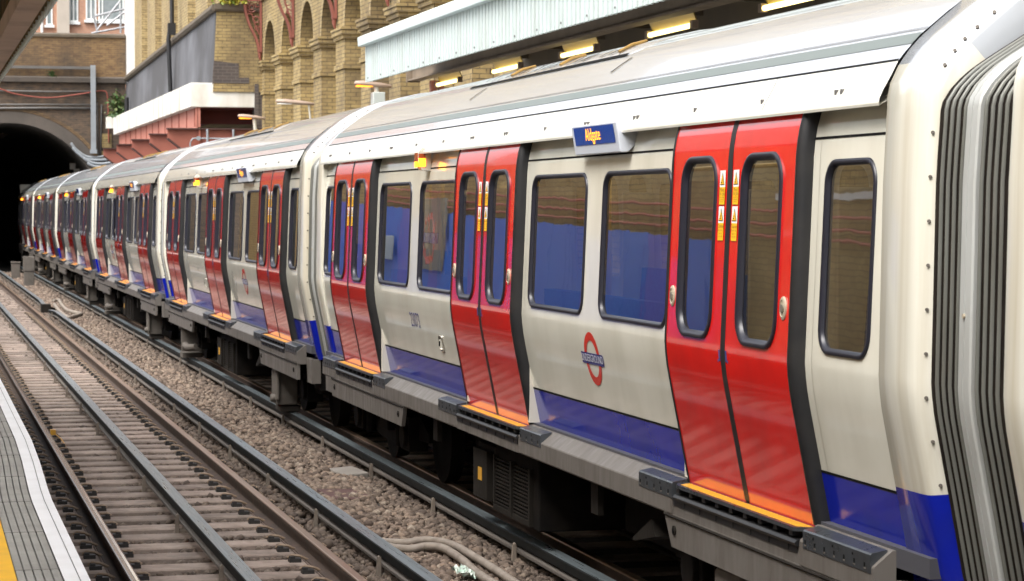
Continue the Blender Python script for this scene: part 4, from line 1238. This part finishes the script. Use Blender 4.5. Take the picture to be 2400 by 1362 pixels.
o = b.build('drainpipe', 'blackp', smooth=True, shade=40); tag(o, 'black drainpipe running down the grey wall to the white bridge', 'drainpipe')
b = MB(); b.tube([(8.42, 96.0, 6.0), (8.42, 96.0, 7.0)], .09, 10); o = b.build('vent_pipe', 'blackp', smooth=True, shade=40); tag(o, 'short black pipe stub at the far end of the grey wall', 'pipe')
# ---- yellow brick building above the grey wall
b = MB(); b.box(9.05, 16, 70.5, YP + .6, 5.5, 20); yb = b.build('brick_building', 'yb2'); tag(yb, 'tall yellow brick building with flat piers above the grey wall', 'building')
for k in range(5):
    y = 72.3 + 5.3 * k; b = MB(); b.box(8.80, 9.06, y, y + 3.0, 8.0, 20); b.build('brick_pier', 'yb2', yb)
b = MB(); b.box(8.64, 9.04, YP - .3, YP + .65, 7.7, 20); b.build('corner_strip', 'whitep', yb)
for k in range(4):
    y = 75.5 + 5.3 * k; b = MB(); b.box(9.0, 9.055, y + .55, y + 1.5, 10.0, 19); w_ = b.build('window', 'winf', yb); b = MB(); b.box(8.99, 9.0, y + .65, y + 1.4, 10.1, 18.9); b.build('window_pane', 'bglass', w_)
# ---- pink brick building far behind
YB = 112.0
b = MB(); b.box(2, 16, YB, YB + 8, 6, 24); pk = b.build('brick_building', 'pb'); tag(pk, 'pink brick building with white windows behind the tunnel parapet', 'building')
b = MB(); b.box(6.62, 7.17, YB - .35, YB, 6, 24); b.build('pilaster', 'concb', pk)
b = MB(); b.tube([(5.93, YB - .1, 10), (5.93, YB - .1, 24)], .06, 8); b.build('downpipe', 'winf', pk)
def bwin(x0, x1, z0, z1, mull):
    b = MB(); t_ = .07
    b.box(x0, x1, YB - .06, YB - .005, z0, z0 + t_); b.box(x0, x1, YB - .06, YB - .005, z1 - t_, z1); b.box(x0, x0 + t_, YB - .06, YB - .005, z0 + t_, z1 - t_); b.box(x1 - t_, x1, YB - .06, YB - .005, z0 + t_, z1 - t_)
    for m_ in mull: b.box(x0 + (x1 - x0) * m_ - .03, x0 + (x1 - x0) * m_ + .03, YB - .055, YB - .005, z0 + t_, z1 - t_)
    b.box(x0, x1, YB - .05, YB - .006, (z0 + z1) / 2 + .25, (z0 + z1) / 2 + .31)
    b.box(x0 - .08, x1 + .08, YB - .14, YB, z0 - .12, z0)
    w_ = b.build('window', 'winf', pk); b = MB(); b.add([(x0, YB - .02, z0), (x1, YB - .02, z0), (x1, YB - .02, z1), (x0, YB - .02, z1)], [(0, 1, 2, 3)]); b.build('window_pane', 'bglass', w_)
for zz in (11.12, 14.0):
    bwin(6.12, 6.42, zz - .05, zz + 1.7, ()); bwin(7.17, 7.60, zz + .12, zz + 1.8, (.5,)); bwin(7.95, 8.44, zz + .22, zz + 1.9, (.5,)); bwin(8.53, 9.72, zz + .2, zz + 2.2, (.16, .84))
sc = MB()
for px0, py0, px1, py1 in ((214, 78, 300, 62), (226, 72, 282, 2), (222, 38, 294, 20), (220, 38, 228, 74), (282, 20, 283, 78), (250, 60, 292, 28)):
    A, B_ = at_y(px0, py0, 104.5), at_y(px1, py1, 104.5); sc.tube([(A[0], 104.5, A[1]), (B_[0], 104.5, B_[1])], .045, 8)
o = sc.build('scaffold', 'scaff'); tag(o, 'silver scaffold rails standing behind the tunnel parapet', 'scaffold')

# ---- bridge deck: white edge beam, red girders
FX = 7.9
b = MB(); b.prism_z([(FX, NY), (10.06, NY), (10.06, NY + .35), (FX + .25, NY + .35), (FX + .25, 96.2), (FX, 96.2)], 5.50, 6.21)
br = bevel(b.build('footbridge', 'whitew'), .02); tag(br, 'white-edged bridge deck on red riveted girders behind the train roof', 'bridge')
b = MB(); b.box(FX + .25, 10.06, NY + .35, 96.2, 6.0, 6.1); b.build('deck', 'stone', br)
b = MB(); b.box(7.66, 7.95, 96.4, 96.9, 5.78, 6.24); b.build('end_block', 'whitew', br)
b = MB(); b.box(8.11, 8.13, NY + .06, 96, 4.90, 5.60)
b.box(8.06, 8.20, NY + .06, NY + .10, 4.92, 5.50); b.build('edge_girder', 'iron2', br)
b = MB()
for k in range(12): y = NY + .6 + 2.1 * k; b.box(8.085, 8.11, y, y + .10, 4.95, 5.52)
b.build_pieces('girder_stiffener', 'irong', br)
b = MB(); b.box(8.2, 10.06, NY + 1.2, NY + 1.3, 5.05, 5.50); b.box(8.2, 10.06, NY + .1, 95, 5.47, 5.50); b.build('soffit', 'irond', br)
gy = [NY - .1, 74.3, 80.4, 86.5, 92.6]
for k, y in enumerate(gy):
    b = MB()
    b.prism_y([(7.22, 4.84), (7.22, 4.56), (7.62, 4.27), (10.2, 4.27), (10.2, 4.84)], y, y + .03)
    b.box(8.12, 8.17, y - .10, y, 4.27, 4.84); b.box(9.1, 9.15, y - .10, y, 4.27, 4.84)
    for x in (8.06, 8.22, 9.04, 9.22, 9.8):
        for j in range(7): b.cyl((x, y - .008, 4.33 + j * .07), (0, 1, 0), .014, .02, 6)
    for j in range(9): b.cyl((7.68 + j * .05, y - .008, 4.32 + .0 * j), (0, 1, 0), .013, .02, 6)
    g1 = b.build('cross_girder', 'irong', br)
    b = MB(); b.box(7.20, 10.2, y - .14, y + .16, 4.84, 4.88); b.prism_y([(7.20, 4.56), (7.60, 4.25), (7.64, 4.27), (7.24, 4.59)], y - .12, y + .14); b.box(7.62, 10.2, y - .12, y + .14, 4.245, 4.268); b.build('girder_flange', 'flange', g1)
b = MB(); y = NY - .28
b.tube(smooth_path([(7.92, y, 4.1), (7.86, y, 4.4), (7.93, y, 4.56), (8.06, y, 4.58)]) + [(9.6, y, 4.58)], .022, 8); b.cyl((8.10, y - .02, 4.58), (0, 1, 0), .065, .06, 12)
for x in (8.36, 9.12, 9.75):
    b.tube([(x, y - .02, 4.85), (x, y - .02, 4.1)], .035, 8)
o = b.build('conduit', 'galv', smooth=True, shade=40); tag(o, 'galvanised conduit with a round junction box on the nearest red girder', 'conduit')

# ---- brick arcade along the platform wall
P0, BAY, PW = 69.75, 3.285, 1.22        # far edge pier, spacing towards the camera
AXW = 10.0
b = MB()
ZS, RR = 6.82, (BAY - PW) / 2
nb = 24
def arcade_front(bm):
    for k in range(nb):
        y1 = P0 - BAY * k; ya, yb_ = y1 - PW, y1 - BAY         # pier y1..ya, opening ya..yb_
        c = (ya + yb_) / 2; nseg = 14
        arc = [(c + RR * math.cos(R(180 * i / nseg)), ZS + RR * 1.08 * math.sin(R(180 * i / nseg))) for i in range(nseg + 1)]
        # pier shaft below the spring
        bm.box(AXW, AXW + .55, ya, y1, .9, ZS, 0)
        # spandrel above
        for i in range(nseg):
            (a0, h0), (a1, h1) = arc[i], arc[i + 1]
            bm.add([(AXW, a0, h0), (AXW, a1, h1), (AXW, a1, 8.62), (AXW, a0, 8.62)], [(0, 1, 2, 3)], 0)
            bm.add([(AXW, a0, h0), (AXW, a1, h1), (AXW + .55, a1, h1), (AXW + .55, a0, h0)], [(0, 3, 2, 1)], 0)
        bm.add([(AXW, ya, ZS), (AXW, y1, ZS), (AXW, y1, 8.62), (AXW, ya, 8.62)], [(0, 1, 2, 3)], 0)
arcade_front(b)
b.box(AXW + .42, AXW + .9, P0 - BAY * nb, P0, .9, 8.6)
b.box(AXW - .0, AXW + .9, P0 - BAY * nb, P0, 8.62, 13)
aw = b.build('arcade_wall', 'yb'); tag(aw, 'yellow brick platform wall with a row of round blind arches behind the train', 'wall')
for k in range(nb):
    y1 = P0 - BAY * k; ya = y1 - PW
    b = MB()
    for z0, z1, e in ((ZS - .24, ZS - .14, .05), (ZS - .14, ZS - .03, .09), (ZS - .03, ZS + .03, .11), (ZS - .95, ZS - .83, .04)): b.box(AXW - e, AXW + .42, ya - e, y1 + e, z0, z1)
    b.build('pier_cap', 'yb', aw)
    b = MB(); b.loft([[(AXW - .006, (ya - BAY + PW + ya) / 2 + r_ * math.cos(R(a)), ZS + r_ * 1.08 * math.sin(R(a))) for a in range(0, 181, 12)] for r_ in (RR + .02, RR + .2)], False); b.build('arch_trim', 'yb2', aw)
b = MB()
for z0, z1, e in ((8.62, 8.72, .06), (8.9, 9.0, .05), (9.35, 9.5, .12), (9.5, 9.62, .18)): b.box(AXW - e, AXW + .3, P0 - BAY * nb, P0 + .02, z0, z1)
b.build('cornice', 'yb2', aw)
b = MB(); b.box(9.86, 10.3, NY - .03, P0 + .4, 4.9, 6.25); b.box(9.78, 9.9, NY - .06, NY + .1, 5.0, 6.2); b.build('corner_pier', 'db', aw)
# ---- red iron brackets that once carried the roof
def bracket(y, label):
    b = MB(); x1 = AXW - .02
    top, bot = 8.62, 7.10
    outer = smooth_path([(x1 - .52, y, top), (x1 - .47, y, top - .35), (x1 - .34, y, top - .75), (x1 - .17, y, top - 1.1), (x1 - .09, y, top - 1.4), (x1 - .06, y, bot)])
    b.loft([[(p.x - .035, y - .06, p.z), (p.x + .035, y - .06, p.z), (p.x + .035, y + .06, p.z), (p.x - .035, y + .06, p.z)] for p in outer], True, True, True)
    b.box(x1 - .06, x1, y - .06, y + .06, bot, top); b.box(x1 - .62, x1, y - .08, y + .08, top - .02, top + .12)
    b.box(x1 - .12, x1, y - .07, y + .07, bot + .02, bot + .12); b.tube([(x1 - .06, y, bot), (x1 - .06, y, bot - .12), (x1 - .03, y, bot - .26)], [.06, .045, .015], 8)
    o = b.build('iron_bracket', 'iron'); tag(o, label, 'bracket', 'iron brackets on the arcade')
    b = MB()
    for cx, cz, r_ in ((x1 - .30, top - .20, .14), (x1 - .30, top - .20, .07), (x1 - .16, top - .55, .09), (x1 - .14, top - .80, .06), (x1 - .40, top - .1, .05), (x1 - .12, top - .12, .06)):
        b.tube([(cx + r_ * math.cos(R(a)), y, cz + r_ * math.sin(R(a))) for a in range(0, 340, 20)], .02, 6)
    b.tube(smooth_path([(x1 - .44, y, top - .38), (x1 - .28, y, top - .42), (x1 - .20, y, top - .68), (x1 - .08, y, top - .98)]), .022, 6)
    b.build('scrollwork', 'iron', o)
for yb_, lb in ((NY - .16, 'red scrolled iron bracket at the end of the arcade, over the white bridge edge'), (P0 - 2 * BAY - .25, 'red scrolled iron bracket between the first tall arches, next after the one over the bridge'),
               (P0 - 4 * BAY - .25, 'red iron bracket whose foot rests on a pier cap halfway along the visible arcade'), (P0 - 6 * BAY - .25, 'red iron bracket partly hidden by the pale green canopy')):
    bracket(yb_, lb)

# ---- platform canopy with corrugated edge
CX = 7.2
CY1 = 38.0
cn = empty('platform_canopy', (CX, 20, 1.0), 'pale green corrugated canopy edge with tube lights under it, above the train roof', 'canopy')
def child(b, name, m, **kw):
    o = b.build(name, m, None, **kw); o.parent = cn; o.location = (-CX, -20, -1.0); return o
b = MB(); pts = []; y = CY1; pit = .178
while y > -6:
    pts += [(CX, y), (CX, y - pit * .62), (CX + .05, y - pit * .66), (CX + .05, y - pit * .9)]; y -= pit
b.loft([[(x, yy, 4.60) for x, yy in pts], [(x, yy, 5.20) for x, yy in pts]], False)
b.loft([[(x + .004, yy, 4.60) for x, yy in pts], [(x + .004, yy, 5.20) for x, yy in pts]], False)
child(b, 'corrugated_fascia', 'canopy')
b = MB()
for k in range(40): b.cyl((CX - .004, CY1 - .25 - k * pit * 6.0, 4.66), (1, 0, 0), .014, .012, 6)
for o in b.build_pieces('fixing_bolt', 'pipeg', None): o.parent = cn; o.location = (-CX, -20, -1.0)
b = MB(); b.prism_y([(CX - .10, 5.19), (CX + .3, 5.19), (CX + .3, 5.36), (CX - .06, 5.36), (CX - .11, 5.33)], -6, CY1 + .12); bevel(child(b, 'gutter', 'canopyw'), .01)
b = MB(); b.box(CX + .06, 10, -6, CY1 - .3, 5.12, 5.18)
for k in range(20): b.box(CX + .06, 9.98, CY1 - .6 - 2.2 * k, CY1 - .45 - 2.2 * k, 5.0, 5.12)
child(b, 'soffit', 'soffit')
b = MB()
for k in range(150): yy = CY1 - .6 - .25 * k; b.box(CX + .05, 8.3, yy, yy + .09, 5.06, 5.12)
child(b, 'roof_sheet', 'beam')
b = MB(); b.box(8.32, 8.36, -6, 39.6, 4.75, 5.0); b.box(8.24, 8.44, -6, 39.6, 4.99, 5.03); b.box(8.24, 8.44, -6, 39.6, 4.72, 4.75); b.box(8.22, 8.46, 39.6, 39.64, 4.70, 5.04); child(b, 'edge_beam', 'beam')
b = MB(); b.box(9.80, 9.98, -6, 38.0, 4.55, 5.12); child(b, 'wall_plate', 'soffit')
b = MB(); b.box(8.52, 8.68, -6, 39.0, 4.83, 4.95); child(b, 'light_trunking', 'lampcase')
b = MB(); b.box(8.5, 8.6, 38.9, 39.05, 1, 4.7); b.box(8.64, 8.72, 38.9, 39.05, 1, 4.7); child(b, 'canopy_column', 'iron2')
tl = None
for k in range(9):
    yc = 38.0 - 3.92 * k
    lb = ['far end of the canopy', 'second from the far end', 'third from the far end', 'fourth from the far end', 'fifth, at the top edge'][k] if k < 5 else None
    if tl is None:
        tl = q = empty('tube_light', (8.59, yc, 4.72), '', 'light', 'tube lights under the canopy')
        b = MB(); b.tube([(0, -.80, -.10), (0, .80, -.10)], .030, 10); b.build('lit_tube', 'tube', q, smooth=True)
        b = MB(); b.prism_y([(-.02, .085), (-.01, .095), (.055, -.065), (.045, -.075)], -.82, .82); b.build('reflector', 'refl', q)
        b = MB()
        for sg in (-1, 1): b.box(-.035, .035, sg * .80, sg * .90, -.14, -.05)
        b.build_pieces('lamp_holder', 'lampcase', q)
    else:
        q = copy_tree(tl)
    q.location = (8.59, yc, 4.72)
    q['label'] = f'glowing tube light under the canopy beam, {lb}' if lb else 'tube light of the near canopy, hidden behind the train roof'

# ---- lamps and posts on that platform
def lamp_post(Y, lit, label, box=False, hl=.62, hx=-.40, thin=1.):
    b = MB(); X0 = 8.6; z = 4.90
    b.tube([(X0 + .12, Y, 1.0), (X0 + .10, Y, 4.2), (X0 + .02, Y, z - .02)], [.06 * thin, .05 * thin, .045 * thin], 10)
    o = b.build('platform_lamp', 'palepost', smooth=True, shade=40); tag(o, label, 'lamp', 'lamps on the far platform')
    b = MB(); lo = []
    for t_, w_, h_ in ((0, .02, .02), (.03, .07, .05), (.25, .10, .07), (.7, .085, .06), (1.0, .05, .04), (1.02, .01, .01)):
        xx = X0 + hx + t_ * hl * 1.15
        lo.append([(xx, Y + w_ * math.cos(R(a)), z + .03 + h_ * math.sin(R(a)) * (1 if a < 180 else .6) - t_ * .06) for a in range(0, 360, 30)])
    b.loft(lo, True, True, True); b.build('lamp_head', 'lampcase', o, smooth=True)
    b = MB(); b.box(X0 + hx + .04, X0 + hx + .35, Y - .07, Y + .07, z - .035, z - .012); b.build('lamp_lens', 'orange' if lit else 'sticker_w', o)
    if box:
        b = MB(); b.box(X0 - .06, X0 + .17, Y - .16, Y + .14, 4.1, 4.76); bevel(b.build('junction_box', 'boxg', o), .015)
lamp_post(61.0, True, 'platform lamp with an orange glow, against the red bridge girders')
lamp_post(52.3, False, 'unlit platform lamp head in front of the brick piers', hl=.74, hx=-.72, thin=.5)
lamp_post(44.4, True, 'orange platform lamp under the end of the canopy, pale box on its post', True)


# ---- plants
def plant(name, c, spread, n, size, m, label):
    b = MB(); r_ = random.Random(len(name) * 31 + n)
    for i in range(n):
        t = r_.gauss(0, .45), r_.gauss(0, .45), r_.gauss(0, .45)
        p = Vector((c[0] + t[0] * spread[0], c[1] + t[1] * spread[1], c[2] + t[2] * spread[2]))
        a = Vector((r_.uniform(-1, 1), r_.uniform(-1, 1), r_.uniform(-.9, .3))).normalized(); s_ = size * r_.uniform(.5, 1.2)
        q = a.cross(Vector((r_.uniform(-1, 1), r_.uniform(-1, 1), r_.uniform(-1, 1)))).normalized()
        b.add([p, p + a * s_ * .5 + q * s_ * .3, p + a * s_, p + a * s_ * .5 - q * s_ * .3], [(0, 1, 2, 3)])
    o = b.build(name, m); tag(o, label, 'plant')
    sb = MB()
    for k in range(7): sb.tube([(c[0] + r_.uniform(-.2, .2) * spread[0], c[1], c[2] - spread[2]), (c[0] + r_.uniform(-.5, .5) * spread[0], c[1], c[2] + r_.uniform(-.3, .6) * spread[2])], .012, 5)
    sb.build('stem', 'leaf', o)
plant('bush', (8.20, 97.6, 6.7), (.36, .3, .62), 420, .19, 'leafr', 'green bush growing between the tunnel wall and the white bridge')
plant('shrub', (9.1, 69.0, 8.68), (.42, .3, .18), 320, .15, 'leafy', 'yellow-green plant sprouting on top of the brick wall end')
plant('weed', (5.62, YP - .1, 8.10), (.26, .08, .20), 70, .10, 'leaf', 'small green weed growing on the ledge above the tunnel arch')
plant('grass_tuft', (7.9, 95.5, 6.26), (.25, 1.6, .05), 120, .10, 'leaf', 'thin line of moss and grass along the far top of the white bridge edge')

# ================================================================== NEAR PLATFORM SIDE (seen in the reflections)
# canopy over the camera, with its board valance
cv = empty('platform_canopy', (.9, 12, 1.0), 'dark underside of a board-edged canopy in the top left corner', 'canopy')
def child2(b, name, m, **kw):
    o = b.build(name, m, None, **kw); o.parent = cv; o.location = (-.9, -12, -1.0); return o
b = MB(); y = -4.0; k = 0
while y < 31:
    dx = .012 if k % 2 else 0
    b.prism_x([(y + .004, 4.9), (y + .004, 3.985), (y + .10, 3.945), (y + .196, 3.985), (y + .196, 4.9)], .89 + dx, .907 + dx); y += .2; k += 1
child2(b, 'valance', 'plank')
b = MB(); y = -4.0; k = 0
while y < 31:
    b.prism_x([(y + .004, 4.9), (y + .004, 3.965), (y + .10, 3.91), (y + .196, 3.965), (y + .196, 4.9)], .928, .945); y += .2; k += 1
child2(b, 'valance_face', 'plankedge')
b = MB(); b.box(-1.7, .93, -6, 31, 4.9, 5.0)
for k in range(12): b.box(-1.6, .89, -4 + 3 * k, -3.8 + 3 * k, 4.55, 4.9)
child2(b, 'canopy_roof', 'soffit')
b = MB(); b.box(.50, .62, -4, 31, 3.52, 3.62); child2(b, 'conduit', 'lbeam')
# hoarding, brick wall and pipes on the left
b = MB(); b.box(-4.6, -4.3, -12, 97, .9, 6.2); o = b.build('platform_wall', 'yb3'); tag(o, 'brick wall along the back of the near platform', 'wall')
def ht(y): return 2.72 + .021 * (y - 34)
b = MB()
for k in range(34):
    y = 34.3 + 1.22 * k; h_ = ht(y); b.prism_x([(y, 1.0), (y + 1.205, 1.0), (y + 1.205, h_), (y, h_)], -3.6, -3.57, 1 if k % 7 in (2, 5) else 0)
b.prism_x([(34.3, 1.0), (75.6, 1.0), (75.6, ht(75.6) - .05), (34.3, ht(34.3) - .05)], -3.7, -3.6)
o = b.build('hoarding', ['hoard', 'hoard2']); tag(o, 'blue hoarding standing on the near platform, seen only in the train windows', 'hoarding')
for k, z in enumerate((2.86, 3.02, 3.22)):
    b = MB(); b.tube(smooth_path([(-4.22, y, z + .02 * (y - 34) + .02 * math.sin(y * 1.1 + k)) for y in np.arange(10, 66, 3.)], 3), .024, 8); o = b.build('wall_pipe', 'pinkpipe', smooth=True); tag(o, f'{("lowest", "middle", "topmost")[k]} pink pipe along the near platform wall', 'pipe', 'pink pipes')
b = MB(); b.box(-4.29, -4.24, 8, 33.5, 3.40, 3.50); o = b.build('wall_trunking', 'white_cop'); tag(o, 'white cable trunking along the brick wall of the near platform', 'trunking')
b = MB(); b.box(-3.52, -3.45, 53.2, 56.0, 1.75, 3.45); o = b.build('station_sign', 'pave'); tag(o, 'white sign board with a ring and bar on the blue hoarding', 'sign')
b = MB(); b.loft([[(-3.445, 54.6 + r_ * math.cos(R(a)), 2.5 + r_ * math.sin(R(a))) for a in range(0, 360, 10)] for r_ in (.62, .44)]); b.build('sign_ring', 'logo_red', o)
b = MB(); b.box(-3.448, -3.438, 53.75, 55.45, 2.38, 2.62); b.build('sign_bar', 'logo_blue', o)
b = MB(); b.box(-3.5, -3.2, 59.0, 60.4, 1.9, 2.5); o = bevel(b.build('wall_cabinet', 'boxg'), .02); tag(o, 'pale cabinet fixed to the blue hoarding', 'cabinet')
